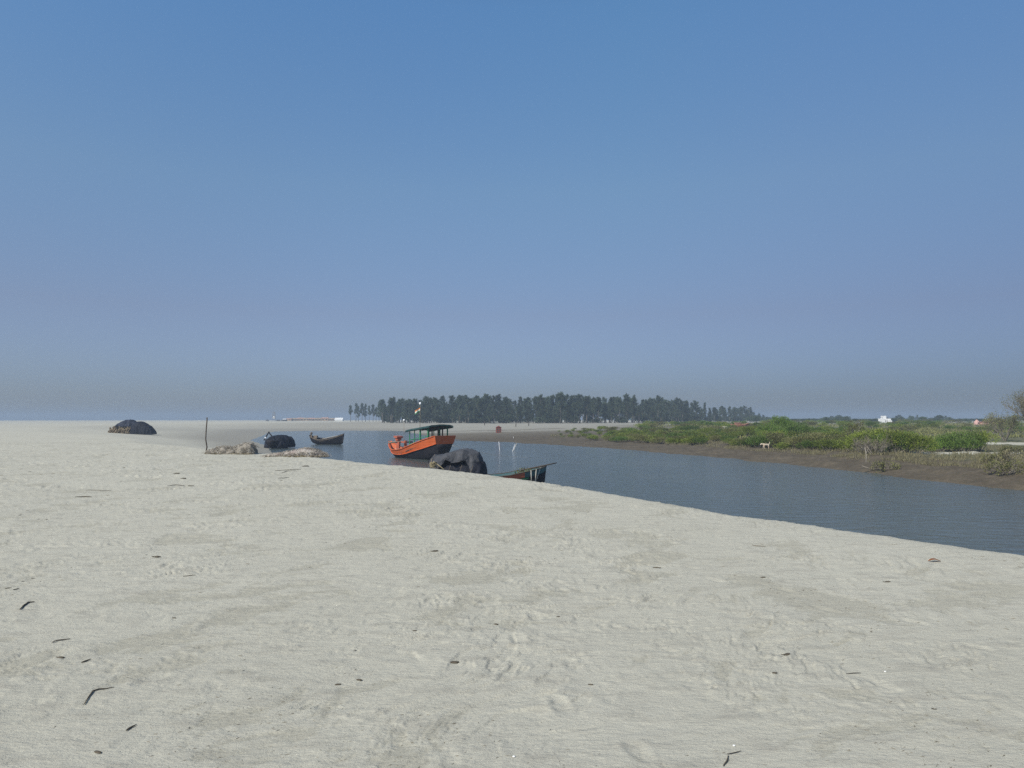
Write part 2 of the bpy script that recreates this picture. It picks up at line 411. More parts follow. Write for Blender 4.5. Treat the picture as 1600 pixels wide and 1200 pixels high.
mid2 = noise(t, 13, 7, .7, vr)
h2 = N(t, 'ShaderNodeMath', operation='MULTIPLY_ADD'); t.links.new(mid2.outputs[0], h2.inputs[0]); h2.inputs[1].default_value = .4; t.links.new(h1.outputs[0], h2.inputs[2])
bp = N(t, 'ShaderNodeBump'); bp.inputs['Strength'].default_value = .8; bp.inputs['Distance'].default_value = .03
t.links.new(h2.outputs[0], bp.inputs['Height']); t.links.new(bp.outputs[0], b.inputs['Normal'])

# river water
m, t, b = newmat('river_water'); M['water'] = m
v = objvec(t, (1, 1, 1)); v1 = objvec(t, (.7, 1.5, 1), (0, 0, R(15)))
n1 = noise(t, 1.5, 5, .62, v1, .4); n2 = noise(t, .10, 3, .5, v)
t.links.new(mixrgb(t, ramp(t, n2.outputs[0], .35, .65), (.080, .100, .098), (.095, .112, .104)), b.inputs['Base Color'])
b.inputs['Roughness'].default_value = .12; b.inputs['IOR'].default_value = 1.33
bp = N(t, 'ShaderNodeBump'); bp.inputs['Distance'].default_value = .13
bp.inputs['Strength'].default_value = .8
t.links.new(n1.outputs[0], bp.inputs['Height']); t.links.new(bp.outputs[0], b.inputs['Normal'])

# ------------------------------------------------------------------ the ground: one sheet, fine near the camera
def rings():
    r = [0.4]; 
    while r[-1] < 1100:
        q = r[-1]
        if q < 2.2: d = .25
        else: d = min(max(q*q/(CAMZ*731)*.75, .010), q*.0095)
        r.append(q+d)
    return np.array(r)
rr = rings()
th = np.concatenate([np.linspace(-180, -44, 70, endpoint=False), np.linspace(-44, 44, 1050, endpoint=False), np.linspace(44, 180, 70, endpoint=False)])
th = np.radians(th); nr, nth = len(rr), len(th)
RR, TT = np.meshgrid(rr, th, indexing='ij')
GX = (RR*np.sin(TT)).ravel(); GY = (RR*np.cos(TT)).ravel()
GZ, mud, grass, wet_dull, coarse, sandy = height(GX, GY, True)
co = np.stack([GX, GY, GZ], 1)
co = np.vstack([co, [[0, 0, float(GZ[:nth].mean())]]])
i0 = np.arange(nr-1)[:, None]*nth; j = np.arange(nth)[None, :]; j2 = (j+1) % nth
quads = np.stack([i0+j, i0+nth+j, i0+nth+j2, i0+j2], -1).reshape(-1, 4)[:, ::-1]
me = bpy.data.meshes.new('beach_ground')
nq = len(quads); c0 = len(co)-1
tri = np.stack([np.full(nth, c0), np.arange(nth), (np.arange(nth)+1) % nth], 1)[:, ::-1]
me.vertices.add(len(co)); me.vertices.foreach_set('co', co.astype(np.float32).ravel())
me.loops.add(nq*4+nth*3); me.loops.foreach_set('vertex_index', np.concatenate([quads.ravel(), tri.ravel()]).astype(np.int32))
me.polygons.add(nq+nth)
me.polygons.foreach_set('loop_start', np.concatenate([np.arange(nq)*4, nq*4+np.arange(nth)*3]).astype(np.int32))
me.polygons.foreach_set('loop_total', np.concatenate([np.full(nq, 4), np.full(nth, 3)]).astype(np.int32))
me.polygons.foreach_set('use_smooth', np.ones(nq+nth, bool))
me.update(); me.validate()
for nm, arr in (('mud', mud), ('grass', grass), ('wet_dull', wet_dull), ('coarse', coarse)):
    a = me.attributes.new(nm, 'FLOAT', 'POINT'); a.data.foreach_set('value', np.append(arr, 0).astype(np.float32))
ground = bpy.data.objects.new('beach_ground', me); COL.objects.link(ground); me.materials.append(M['ground'])
tag(ground, kind='structure')

mb = MB(); n = 24; S = 2500
mb.add([(-S+2*S*i/n, -S+2*S*k/n, 0) for k in range(n+1) for i in range(n+1)],
       [(k*(n+1)+i, k*(n+1)+i+1, (k+1)*(n+1)+i+1, (k+1)*(n+1)+i) for k in range(n) for i in range(n)])
water = mb.build('water', M['water'], loc=(0, 0, WATER)); tag(water, kind='structure')

# ------------------------------------------------------------------ vegetation
def leaf(mb, p, d, up, L, wd):
    """a kite-shaped leaf or needle spray"""
    d = d.normalized(); s = d.cross(up)
    if s.length < 1e-3: s = d.cross(Vector((1, 0, 0)))
    s.normalize()
    mb.add([p, p+d*L*.45+s*wd, p+d*L, p+d*L*.45-s*wd], [(0, 1, 2, 3)])
def rv(r): 
    while True:
        v_ = Vector((r.uniform(-1, 1), r.uniform(-1, 1), r.uniform(-1, 1)))
        if .05 < v_.length < 1: return v_
def casuarina(seed, H, spread, base, dens=1.0):
    r = random.Random(seed); root = empty('casuarina_tree', (0, 0, 0))
    tr = MB(); lean = r.uniform(-.03, .03)*H
    top = Vector((lean, r.uniform(-.3, .3), H*.97)); pts = [Vector((0, 0, -.3))]
    for i in range(1, 7): pts.append(Vector((0, 0, 0)).lerp(top, i/6)+Vector((r.uniform(-.12, .12), r.uniform(-.12, .12), 0))*(1-i/7))
    tr.tube(pts, [.17*(1-i/6.4) for i in range(7)], 6)
    lf = MB(); nb = int(44*dens)
    for k in range(nb):
        f = base + (1-base)*(k+r.random())/nb
        p = Vector((0, 0, 0)).lerp(top, f)
        prof = (min(1, (1-f)/(1-base)*1.3+.08))**.6 * (0.30+.70*r.random()) * (.75 if f < base+.12 else 1)
        ln = spread*prof*(1.25 if r.random() < .15 else 1)
        a = r.uniform(0, 2*PI); e = p+Vector((math.cos(a)*ln, math.sin(a)*ln, ln*r.uniform(.15, .7)))
        tr.tube([p, p.lerp(e, .5)+Vector((0, 0, -.05)), e], [.04, .025, .01], 4, False)
        for q in range(int(9+7*r.random())):
            c = p.lerp(e, r.uniform(.25, 1.08)) + rv(r)*(.12+.2*(1-f))
            for z_ in range(5):
                d = rv(r)*.7+Vector((0, 0, r.choice((-.6, .5))))+ (e-p).normalized()*.5
                leaf(lf, c+rv(r)*.24, d, rv(r), r.uniform(.35, .75), r.uniform(.035, .075))
    tr.build('trunk', M['trunk'], root, True); lf.build('crown', M['needle'], root)
    return root
def shrub(seed, name, Wd, Hh, mat, nlobe=9, nleaf=260, L=.11, stemmy=True, flat=.8):
    r = random.Random(seed); root = empty(name, (0, 0, 0)); lf = MB(); st = MB()
    for k in range(nlobe):
        a = r.uniform(0, 2*PI); q = math.sqrt(r.random())*Wd*.36
        hz = Hh*(.52+.28*r.random())*(1-.35*(q/(Wd*.5))**2)
        c = Vector((math.cos(a)*q, math.sin(a)*q, hz)); rad = Vector((Wd*.21*r.uniform(.7, 1.3), Wd*.21*r.uniform(.7, 1.3), min(hz*.75, Hh*.33)*r.uniform(.75, 1.1)))
        st.tube([(0, 0, -.15), (c.x*.6, c.y*.6, hz*.4), tuple(c)], [.035, .025, .012], 4, False)
        for _ in range(nleaf):
            n_ = rv(r).normalized(); rd = r.uniform(.62, 1.06)
            p = c+Vector((n_.x*rad.x, n_.y*rad.y, n_.z*rad.z))*rd
            if p.z < .02: continue
            leaf(lf, p, n_+rv(r)*.9+Vector((0, 0, .35)), rv(r), L*r.uniform(.7, 1.5), L*.33)
        for _ in range(7):   # shoots that stick out of the outline
            n_ = (rv(r)+Vector((0, 0, .9))).normalized(); p = c+Vector((n_.x*rad.x, n_.y*rad.y, n_.z*rad.z))*.9; e = p+n_*r.uniform(.12, .32)
            st.tube([tuple(p), tuple(e)], [.008, .004], 3, False)
            for z_ in range(8): leaf(lf, p.lerp(e, r.random()), rv(r)+n_, rv(r), L, L*.33)
    st.build('stems', M['twig'], root); lf.build('crown', mat, root)
    return root
def twiggy(seed, name, Hh, Wd, nbr, mat_leaf=None, nleaf=0, lean=0.0, depth=3, thick=.05, upw=.8, lj=.14):
    """bare, much-branched bush or small tree"""
    r = random.Random(seed); root = empty(name, (0, 0, 0)); st = MB(); lf = MB(); tips = []
    def grow(p, d, L, rad, k):
        mid = p+d*L*.5+rv(r)*L*.08; e = p+d*L+rv(r)*L*.1
        st.tube([tuple(p), tuple(mid), tuple(e)], [rad, rad*.8, rad*.55], 4 if k else 5, False)
        if k >= depth: tips.append((e, d)); return
        for _ in range(r.randint(3, 5)):
            q = r.uniform(.35, 1.0)
            nd = (d+rv(r)*.85+Vector((0, 0, .15*upw))).normalized()
            grow(p.lerp(e, q), nd, L*r.uniform(.5, .75), rad*.5, k+1)
    for i in range(nbr):
        a = 2*PI*i/nbr+r.uniform(-.4, .4)
        d = Vector((math.cos(a)*Wd/Hh*.6+lean, math.sin(a)*Wd/Hh*.6, upw)).normalized()
        grow(Vector((math.cos(a)*.06, math.sin(a)*.06, -.1)), d, Hh*.48, thick, 0)
    if mat_leaf:
        for _ in range(nleaf):
            e, d = r.choice(tips); leaf(lf, e+rv(r)*lj, rv(r)+d, rv(r), .10, .035)
    st.build('branches', M['twig'], root)
    if mat_leaf: lf.build('leaves', mat_leaf, root)
    return root
def put(proto, used, p, rz, s, label, cat, group=None, sz=None):
    o = proto if not used.get(id(proto)) else copy_tree(proto)
    used[id(proto)] = True
    o.location = p; o.rotation_euler = (0, 0, rz); o.scale = (s, s, sz or s)
    for k in ('group',):
        if k in o: del o[k]
    return tag(o, label, cat, group)
used = {}
rt = random.Random(5)
cas = [casuarina(101, 10, 1.9, .22), casuarina(102, 10, 1.5, .35, .8), casuarina(103, 10, 2.2, .18, 1.15), casuarina(104, 10, 1.3, .45, .7), casuarina(105, 10, 1.8, .28, .9), casuarina(106, 10, 1.6, .15, 1.0)]
def front(px): return float(np.interp(px, [595, 700, 900, 1000, 1100, 1190], [285, 262, 262, 285, 335, 430]))
def topy(px): return float(np.interp(px, [595, 604, 625, 700, 760, 800, 870, 940, 960, 1050, 1090, 1130, 1165, 1180, 1200], [630, 619, 624, 622, 618, 624, 617, 622, 619, 624, 631, 636, 637, 646, 652]))
GR = 'casuarina trees standing close together in the far grove'
n_f = 0
for row in range(6):
    px = 597 + rt.uniform(0, 6)
    while px < 1195:
        d = front(px) + row*13 + rt.uniform(-5, 5)
        p = at(px, HZ, d); p.z = gz(p.x, p.y)
        tz = at(px, topy(px)+rt.choice((-2, 0, 1, 3, 6, 9, 13))*(1 if row > 1 else 1.5)+rt.uniform(-2, 3), d).z
        h = max(4.0, tz-p.z)
        pr = rt.choice(cas)
        put(pr, used, p, rt.uniform(0, 2*PI), h/10*rt.uniform(.9, 1.45), 'dark casuarina tree in the dense far grove behind the river', 'tree', GR, h/10)
        px += rt.uniform(5, 13)*(1.0+.10*row)*(262/front(px))**.5*1.1; n_f += 1
for px, ty in ((548, 633), (556, 630), (560, 634), (566, 630), (571, 631), (577, 634), (583, 632), (588, 636), (592, 632), (598, 628)):
    d = 400 + rt.uniform(-25, 25); p = at(px, HZ, d); p.z = gz(p.x, p.y); tz = at(px, ty, d).z
    put(rt.choice((cas[1], cas[3], cas[4])), used, p, rt.uniform(0, 6), (tz-p.z)/10, 'slender casuarina standing apart at the left end of the far grove', 'tree', 'slender casuarinas at the left end of the grove')

und = [shrub(151, 'understorey_bush', 3.6, 2.3, M['needle'], 9, 130, .26), shrub(152, 'understorey_bush', 3.0, 1.8, M['needle'], 9, 130, .26)]
for i in range(95):
    px = rt.uniform(600, 1195); d = front(px)+rt.uniform(-8, 40); p = at(px, HZ, d); p.z = gz(p.x, p.y); s_ = rt.uniform(.7, 1.6)
    put(rt.choice(und), used, p, rt.uniform(0, 6), s_*1.3, 'dark bush in the understorey of the casuarina grove', 'bush', 'understorey bushes among the grove trunks', s_)
# far low trees to the right, beyond the scrub
def broad(seed): return shrub(seed, 'broadleaf_tree', 6.5, 4.2, M['farleaf'], 12, 150, .34)
bro = [broad(201), broad(202), broad(203)]
spots = []
for i in range(130):
    px = rt.uniform(1165, 1640); d = rt.uniform(310, 560); spots.append((px, d))
for px, d in spots:
    p = at(px, HZ, d); p.z = gz(p.x, p.y)
    ty = -2.5+np.interp(px, [1160, 1200, 1240, 1285, 1310, 1340, 1400, 1470, 1500, 1560, 1600], [650, 655, 661, 657, 650, 659, 655, 653, 658, 655, 650])
    if abs(px-1382) < 13 or abs(px-1525) < 16: ty = max(ty+3, 661)
    h = max(1.6, at(px, float(ty)+rt.uniform(-1, 5), d).z - p.z)
    put(rt.choice(bro), used, p, rt.uniform(0, 6), max(.75, h/4.2)*rt.uniform(.8, 1.2), 'low hazy broadleaf tree on the skyline beyond the scrub', 'tree', 'hazy trees on the skyline beyond the scrub', h/4.2)
far_ = [(1286, 658, 330, .8)]
for (c0_, wd_, ty_, n_) in ((1215, 16, 651, 5), (1306, 9, 649, 6), (1322, 5, 653, 3), (1404, 6, 649, 5), (1427, 7, 649, 5), (1471, 9, 650, 7), (1490, 5, 654, 3), (1560, 8, 653, 4), (1350, 8, 655, 3)):
    for k in range(n_): far_.append((c0_+rt.uniform(-wd_, wd_), ty_+rt.uniform(-1, 3), rt.uniform(400, 520), rt.uniform(.9, 1.3)))
for px, ty, d, sw in far_:
    p = at(px, HZ, d); p.z = gz(p.x, p.y); h = at(px, ty, d).z-p.z
    put(rt.choice(cas), used, p, rt.uniform(0, 6), h/10*sw*1.6, 'dark tree rising a little above the hazy skyline', 'tree', 'taller trees on the hazy skyline', h/10)

# scrub on the far bank
shr = [shrub(301, 'mangrove_shrub', 2.6, 1.45, M['mangrove'], 9, 300, .085), shrub(302, 'mangrove_shrub', 2.2, 1.2, M['mangrove'], 8, 280, .085),
       shrub(303, 'mangrove_shrub', 2.8, 1.35, M['olive'], 9, 260, .085), shrub(304, 'mangrove_shrub', 2.4, 1.3, M['mangrove_dark'], 9, 300, .085)]
shb = [shrub(311, 'scrub_bush', 2.4, 1.3, M['mangrove_dark'], 9, 260, .09), shrub(312, 'scrub_bush', 2.8, 1.35, M['olive'], 9, 240, .09), shrub(313, 'scrub_bush', 2.6, 1.4, M['mangrove'], 9, 260, .09)]
GS = 'mangrove shrubs in the low green belt on the far bank'
def base_at(px, off):
    """a point `off` metres behind the muddy bank's foot in the direction of pixel column px"""
    y0 = float(np.interp(px, [800, 870, 1000, 1180, 1320, 1460, 1600], [106, 96, 78.4, 59.3, 48.2, 39.8, 34.2]))
    d = y0 + off; p = at(px, HZ, d); p.z = gz(p.x, p.y); return p
cnt = 0
for i in range(262):
    px = 1.0*rt.uniform(872, 1345); lo = np.interp(px, [870, 940, 1000, 1180, 1345], [22, 15, 13, 10.5, 11]); off = lo + rt.random()**1.4*62
    p = base_at(px, off)
    s = float(np.interp(px, [870, 930, 990, 1180, 1240, 1350], [.30, .62, .95, 1.0, 1.15, 1.0]))*rt.uniform(.75, 1.2)
    pr = shr[0] if rt.random() < .35 else shr[1] if rt.random() < .4 else shr[2] if rt.random() < .5 else shr[3]
    put(pr, used, p, rt.uniform(0, 6), s, 'green mangrove shrub in the low belt along the far muddy bank', 'shrub', GS, s*rt.uniform(.52, .78))
for i in range(170):
    px = rt.uniform(1000, 1640); d = rt.uniform(120, 290) if px > 1180 else rt.uniform(150, 210); p = at(px, HZ, d); p.z = gz(p.x, p.y)
    h = rt.uniform(.7, 1.1) + (d-120)*.0014*(1 if px > 1180 else .3)
    if abs(px-1524) < 24 or abs(px-1382) < 18: h = min(h, .75)
    o = put(rt.choice(shb), used, p, rt.uniform(0, 6), h/1.3*1.4, 'dull green bush on the flat ground behind the front scrub', 'shrub', 'dull green bushes behind the front scrub', h/1.3)
    o.scale.x *= 1.3
GC = 'bright green bushes of the big clump by the pale path'
for px, off, s, sz in ((1352, 11.5, 1.1, 1.2), (1368, 13, 1.2, 1.3), (1385, 12, 1.1, 1.25), (1400, 11.5, 1.15, 1.3), (1415, 12.5, 1.1, 1.25), (1432, 12.5, .9, 1.05)):
    put(shr[3] if px % 2 else shr[0], used, base_at(px, off), rt.uniform(0, 6), s, 'bright green bush in the rounded clump left of the pale path', 'shrub', GC, sz*.85)
for px, off, s, sz in ((1452, 16, .7, .8), (1468, 18, .8, 1.0), (1484, 19, 1.0, 1.2), (1500, 19.5, 1.1, 1.3), (1516, 20, 1.0, 1.3), (1530, 21, 1.0, 1.2), (1508, 18.5, .9, 1.0)):
    put(shr[0] if px % 4 else shr[3], used, base_at(px, off), rt.uniform(0, 6), s, 'bright green bush in the clump beside the white sand patch', 'shrub', 'bright green bushes of the clump by the white sand patch', sz*.82)
p = at(1222, HZ, 92); p.z = gz(p.x, p.y)
o = shrub(401, 'round_tree', 3.1, 2.75, M['mangrove_dark'], 16, 420, .095); o.location = p
tag(o, 'round dark green tree standing taller than the scrub around it', 'tree')
for px, d, s in ((1196, 90, 1.15), (1206, 86, 1.2), (1240, 89, 1.25), (1256, 95, 1.1), (1215, 82, 1.0)):
    q = at(px, HZ, d); q.z = gz(q.x, q.y)
    put(shr[3], used, q, rt.uniform(0, 6), s, 'dark green bush at the foot of the round tree', 'shrub', 'dark green bushes round the foot of the round tree', s*1.15)
# yellowish sapling against the sky, bare bushes
o = twiggy(411, 'leafy_sapling', 2.6, .9, 4, M['olive'], 900, 0, 3, .035); q = at(1336, HZ, 72); q.z = gz(q.x, q.y); o.location = q; o.scale = (1, 1, 1.05)
tag(o, 'yellow green sapling poking above the scrub against the sky', 'sapling')
o = twiggy(412, 'bare_bush', 2.0, 2.4, 8, M['drygrass'], 300, 0, 3, .03, .7); o.location = base_at(1365, 9.2)
tag(o, 'bare pale twiggy bush in front of the bright green clump', 'bush')
o = twiggy(413, 'bare_bush', 1.7, 1.6, 6, None, 0, 0, 3, .03, .8); o.location = base_at(1348, 9.5)
tag(o, 'bare grey bush beside the pale litter left of the clump', 'bush')
q = gp(1384, 735, -1.7); o = twiggy(414, 'washed_bush', .95, 1.5, 10, M['olive'], 500, 0, 3, .022, .6); o.location = q
tag(o, 'tangled olive bush at the water edge below the green clump', 'bush')
mb = MB(); q = gp(1362, 733, -1.7); mb.tube([(-.7, -.2, .35), (0, 0, .12), (.8, .2, -.02), (1.3, .4, .02)], [.035, .04, .04, .02], 6); mb.tube([(0, 0, .12), (.2, .3, .5)], [.02, .008], 5)
o = mb.build('driftwood_branch', M['twig'], None, True, q); tag(o, 'grey branch lying across the mud beside the tangled water edge bush', 'branch')
mb = MB(); mb.tube([(0, 0, -.1), (.03, 0, .6), (-.02, .05, 1.15)], [.02, .018, .01], 5); mb.tube([(.02, 0, .7), (.25, 0, 1.1)], [.01, .005], 4)
o = mb.build('bare_stake', M['palewood'], None, True, gp(1353, 724, -1.5)); tag(o, 'thin pale stake upright in the mud above the tangled bush', 'stake')
for i, (px, py, hh, ww, lab) in enumerate(((1572, 742, 1.15, 1.8, 'large tangled grey bush hanging over the bank at the right'),
                           (1592, 730, 1.3, 1.5, 'dry brown bush at the right edge above the water'), (1556, 722, .8, 1.2, 'small olive bush just left of the tangled grey bush'),
                           (1585, 712, 1.0, 1.3, 'leggy dry weed bush by the white sand at the right'))):
    o = twiggy(420+i, 'tangled_bush', hh, ww, 11, M['olive'] if i != 1 else M['drygrass'], 600, 0, 3, .02, .65); o.location = gp(px, py, -1.2)
    tag(o, lab, 'bush')
# big thin tree at the right edge
o = twiggy(430, 'bare_tree', 6.0, 3.4, 6, M['olive'], 3400, -.02, 4, .10, 1.15, .28); q = at(1620, HZ, 78); q.z = gz(q.x, q.y); o.location = q
tag(o, 'tall twiggy tree with green leaves cut by the right edge', 'tree')
o = twiggy(431, 'bare_tree', 3.4, 3.0, 7, M['olive'], 2200, -.05, 4, .05, 1.0, .2); q = at(1570, HZ, 82); q.z = gz(q.x, q.y); o.location = q
tag(o, 'low grey bare tree just left of the tall half bare tree', 'tree')
# low grass and stubs on the bank top
gr = MB(); rg = random.Random(9)
for i in range(16000):
    px = rg.uniform(860, 1640); off = np.interp(px, [860, 1000, 1600], [14, 9, 6]) + rg.random()**1.3*26 - 1.5
    y0 = np.interp(px, [800, 870, 1000, 1180, 1320, 1460, 1600], [106, 96, 78.4, 59.3, 48.2, 39.8, 34.2])
    gr.v.append(((px-800)/F*(y0+off), y0+off, 0))
arr = np.array(gr.v); zs, _m, gg, _w, _c, sandy_ = height(arr[:, 0], arr[:, 1], True); gr.v = []
clump = fbm(arr[:, 0]*.35, arr[:, 1]*.35, 3, 71)
for (x, y, _), z, cl, sd_ in zip(arr, zs, clump, sandy_):
    if z < -1.35 or cl < -.12 or sd_ > .5: continue
    for _ in range(3):
        leaf(gr, Vector((x+rg.uniform(-.2, .2), y+rg.uniform(-.2, .2), z-.03)), Vector((rg.uniform(-.5, .5), rg.uniform(-.5, .5), 1)), rv(rg), rg.uniform(.12, .38), .016)
o = gr.build('bank_grass', M['drygrass']); tag(o, 'dry low grass along the top of the muddy far bank', 'grass', kind='stuff')
lw = MB()
for i in range(12000):
    px = rg.uniform(800, 1650); d = rg.uniform(95, 250); p_ = ((px-800)/F*d, d)
    lw.v.append((p_[0], p_[1], 0))
arr = np.array(lw.v); zs, _m, gg, _w, _c, sandy_ = height(arr[:, 0], arr[:, 1], True); lw.v = []
cl = fbm(arr[:, 0]*.06, arr[:, 1]*.06, 3, 73)
for (x, y, _), z, c_, g_ in zip(arr, zs, cl, gg):
    if g_ < .3 or z < -1.3 or c_ < -.05: continue
    for _ in range(5):
        leaf(lw, Vector((x+rg.uniform(-.6, .6), y+rg.uniform(-.6, .6), z-.05)), Vector((rg.uniform(-.9, .9), rg.uniform(-.9, .9), .8)), rv(rg), rg.uniform(.3, .7), .09)
o = lw.build('ground_creepers', M['olive']); tag(o, 'low green ground cover on the flats beyond the bank', 'ground cover', kind='stuff')

# ------------------------------------------------------------------ boats
def interp(tab, t):
    tt = [q[0] for q in tab]; return [float(np.interp(t, tt, [q[i] for q in tab])) for i in range(1, len(tab[0]))]
def smooth_tab(tab, n=28):
    t = np.linspace(0, 1, n); out = []
    tt = np.array([q[0] for q in tab]); 
    for k in t:
        # windowed average softens the corners of the table
        ws = np.linspace(max(0, k-.05), min(1, k+.05), 7) if 0 < k < 1 else np.array([k])
        out.append([k]+[float(np.mean(np.interp(ws, tt, [q[i] for q in tab]))) for i in range(1, len(tab[0]))])
    return out
def hull_mesh(L, tab, u0=0.0, u1=1.0, off=0.0, thick=.05, inner=True, full=.45):
    """open boat shell. tab rows: t, half beam, sheer height, keel height, x shift at sheer"""
    T = smooth_tab(tab); mb = MB(); NU = 7; rows = []
    U0, U1 = u0, u1
    for (t_, bw, sh, ke, xs) in T:
        u0 = U0(t_) if callable(U0) else U0; u1 = U1(t_) if callable(U1) else U1
        x = (t_-.5)*L; outer = []
        for side in (-1, 1):
            c = []
            for i in range(NU):
                u = u0+(u1-u0)*i/(NU-1); y = side*(bw*u**full+off*(1 if bw > .03 else .5)); z = ke+(sh-ke)*u
                c.append(Vector((x+xs*u, y, z)))
            outer.append(c)
        rows.append((outer, bw))
    for si in (0, 1):
        cols = []
        for (outer, bw) in rows:
            o = outer[si]; sgn = -1 if si == 0 else 1
            inn = [Vector((p.x, p.y-sgn*min(thick+off, max(abs(p.y)-.004, 0)), p.z+(.0 if i else (.05 if u0 == 0 else 0)))) for i, p in enumerate(o)]
            cols.append(o+inn[::-1])
        n_ = len(cols[0]); vs = [p for c in cols for p in c]; fs = []
        for i in range(len(cols)-1):
            for k in range(n_):
                k2 = (k+1) % n_
                f = (i*n_+k, i*n_+k2, (i+1)*n_+k2, (i+1)*n_+k); fs.append(f if si == 0 else f[::-1])
        fs.append(tuple(range(n_))); fs.append(tuple((len(cols)-1)*n_+k for k in range(n_))[::-1])
        mb.add(vs, fs)
    return mb
def transom(mb, L, tab, u0, u1, off=0, end=1.0, thick=.06, full=.45, top=0.0):
    t_, bw, sh, ke, xs = [end]+interp(tab, end); x = (end-.5)*L; NU = 7; vs = []; 
    prof = []
    for i in range(NU):
        u = u0+(u1-u0)*i/(NU-1); prof.append((bw*u**full+off, ke+(sh-ke)*u, xs*u))
    prof[-1] = (prof[-1][0], prof[-1][1]+top, prof[-1][2])
    ring = [(-y, z, q) for y, z, q in prof]+[(y, z, q) for y, z, q in prof[::-1]]
    n_ = len(ring)
    vs = [(x+q, y, z) for y, z, q in ring]+[(x+q+thick, y, z) for y, z, q in ring]
    fs = [tuple(range(n_)), tuple(range(n_, 2*n_))[::-1]]+[(k, (k+1) % n_, n_+(k+1) % n_, n_+k)[::-1] for k in range(n_)]
    mb.add(vs, fs); return mb

# --- the orange boat: bow to the left and away, transom stern towards us on the right
c_ = (at(651.5, HZ, 63.0)); yaw = R(-49)
OB = empty('orange_boat', (c_.x, 63.0, WATER-.02), yaw, 'orange and black wooden fishing boat with green posts and dark canopy', 'boat')
Lb = 6.8; OBS = 1.13; OB.scale = (OBS, 1, 1)
tab = [(0, .06, 1.42, .38, -.45), (.05, .42, 1.00, .08, -.3), (.13, .82, .76, -.12, -.12), (.25, 1.02, .72, -.22, 0), (.4, 1.10, .84, -.25, 0), (.55, 1.14, 1.12, -.25, 0),
       (.7, 1.15, 1.43, -.20, 0), (.85, 1.12, 1.72, -.05, .05), (1, 1.02, 2.02, .25, .22)]
ub = lambda t_: float(np.interp(t_, [0, .13, .3, .6, 1], [.55, .57, .56, .62, .64]))
hm = hull_mesh(Lb, tab, 0, lambda t_: ub(t_)+.02); transom(hm, Lb, tab, 0, .66); hm.build('hull', M['tar'], OB, True)
hm = hull_mesh(Lb, tab, ub, 1.0, .035, .09); hm.build('upper_strake', M['orange'], OB)
hm = transom(MB(), Lb, tab, .63, 1.0, .035, 1.0, .09, .45, .03); hm.build('transom', M['orange'], OB)
# rub rails above and below the orange strake
for nm, uu, rad, mt in (('gunwale_rail', 1.0, .035, 'orange'), ('rub_rail', .73, .028, 'orange')):
    g = MB()
    for sd_ in (-1, 1):
        uf = (lambda t_: 1.0) if uu == 1.0 else ub
        pts = [((r_[0]-.5)*Lb+r_[4]*uf(r_[0]), sd_*(r_[1]*uf(r_[0])**.45+.05), r_[3]+(r_[2]-r_[3])*uf(r_[0])) for r_ in smooth_tab(tab, 26)]
        g.tube(pts, rad, 5)
    g.build(nm, M[mt], OB, True)
dk = MB(); T = smooth_tab(tab, 20)
for i in range(3, 9):
    x0, x1 = (T[i][0]-.5)*Lb, (T[i+1][0]-.5)*Lb; b0, b1 = T[i][1]*.80, T[i+1][1]*.80
    dk.add([(x0, -b0, .42), (x1-.02, -b1, .42), (x1-.02, b1, .42), (x0, b0, .42), (x0, -b0, .38), (x1-.02, -b1, .38), (x1-.02, b1, .38), (x0, b0, .38)], [(0, 1, 2, 3), (7, 6, 5, 4), (0, 4, 5, 1), (2, 6, 7, 3), (1, 5, 6, 2), (0, 3, 7, 4)])
for i in range(9, 18):
    x0, x1 = (T[i][0]-.5)*Lb, (T[i+1][0]-.5)*Lb; b0, b1 = T[i][1]*.93, T[i+1][1]*.93; z0 = T[i][2]-.30; z1 = T[i+1][2]-.30
    dk.add([(x0, -b0, z0), (x1, -b1, z1), (x1, b1, z1), (x0, b0, z0), (x0, -b0, z0-.05), (x1, -b1, z1-.05), (x1, b1, z1-.05), (x0, b0, z0-.05)], [(0, 1, 2, 3), (7, 6, 5, 4), (0, 4, 5, 1), (2, 6, 7, 3), (1, 5, 6, 2), (0, 3, 7, 4)])
dk.build('deck', M['darkwood'], OB)
fb = MB()
for i in (2, 3, 4, 5, 6, 7):
    x0 = (T[i][0]-.5)*Lb; b0 = T[i][1]; zt = T[i][2]
    for sd_ in (-1, 1): fb.bar((x0, sd_*(b0-.09), zt-.04), (x0, sd_*b0*.82, .36), .06, .07)
fb.build('ribs', M['wood'], OB)
th_ = MB(); x0 = (.27-.5)*Lb; th_.box((x0, 0, .80), (.16, 1.92, .05)); th_.build('thwart', M['palewood'], OB)
th_ = MB(); x0 = (.40-.5)*Lb; th_.box((x0, 0, .93), (.14, 2.06, .05)); th_.build('thwart', M['wood'], OB)
bx = MB(); bx.box((-2.62, .0, 1.05), (.26, .28, 1.35), None, .85); bx.box((-2.62, .0, 1.82), (.50, .62, .16), Matrix.Rotation(R(6), 3, 'Y')); bx.box((-2.62, 0, 1.62), (.36, .4, .2)); bx.build('bow_post', M['redpaint'], OB)
bx = MB(); bx.box((-2.15, .42, .95), (.16, .16, 1.1)); bx.box((-2.15, -.25, .9), (.16, .16, 1.0)); bx.bar((-3.1, .12, 1.42), (-1.7, .1, 1.34), .12); bx.build('winch_frame', M['redpaint'], OB)
bx = MB(); bx.tube([(-2.35, -1.15, 1.34), (-2.35, 0, 1.38), (-2.35, 1.3, 1.34)], .075, 7); bx.build('crossbeam', M['wood'], OB, True)
bx = MB(); bx.box((.0, .35, 1.15), (.7, .55, .5), None, .9); bx.build('engine_box', M['wood'], OB)
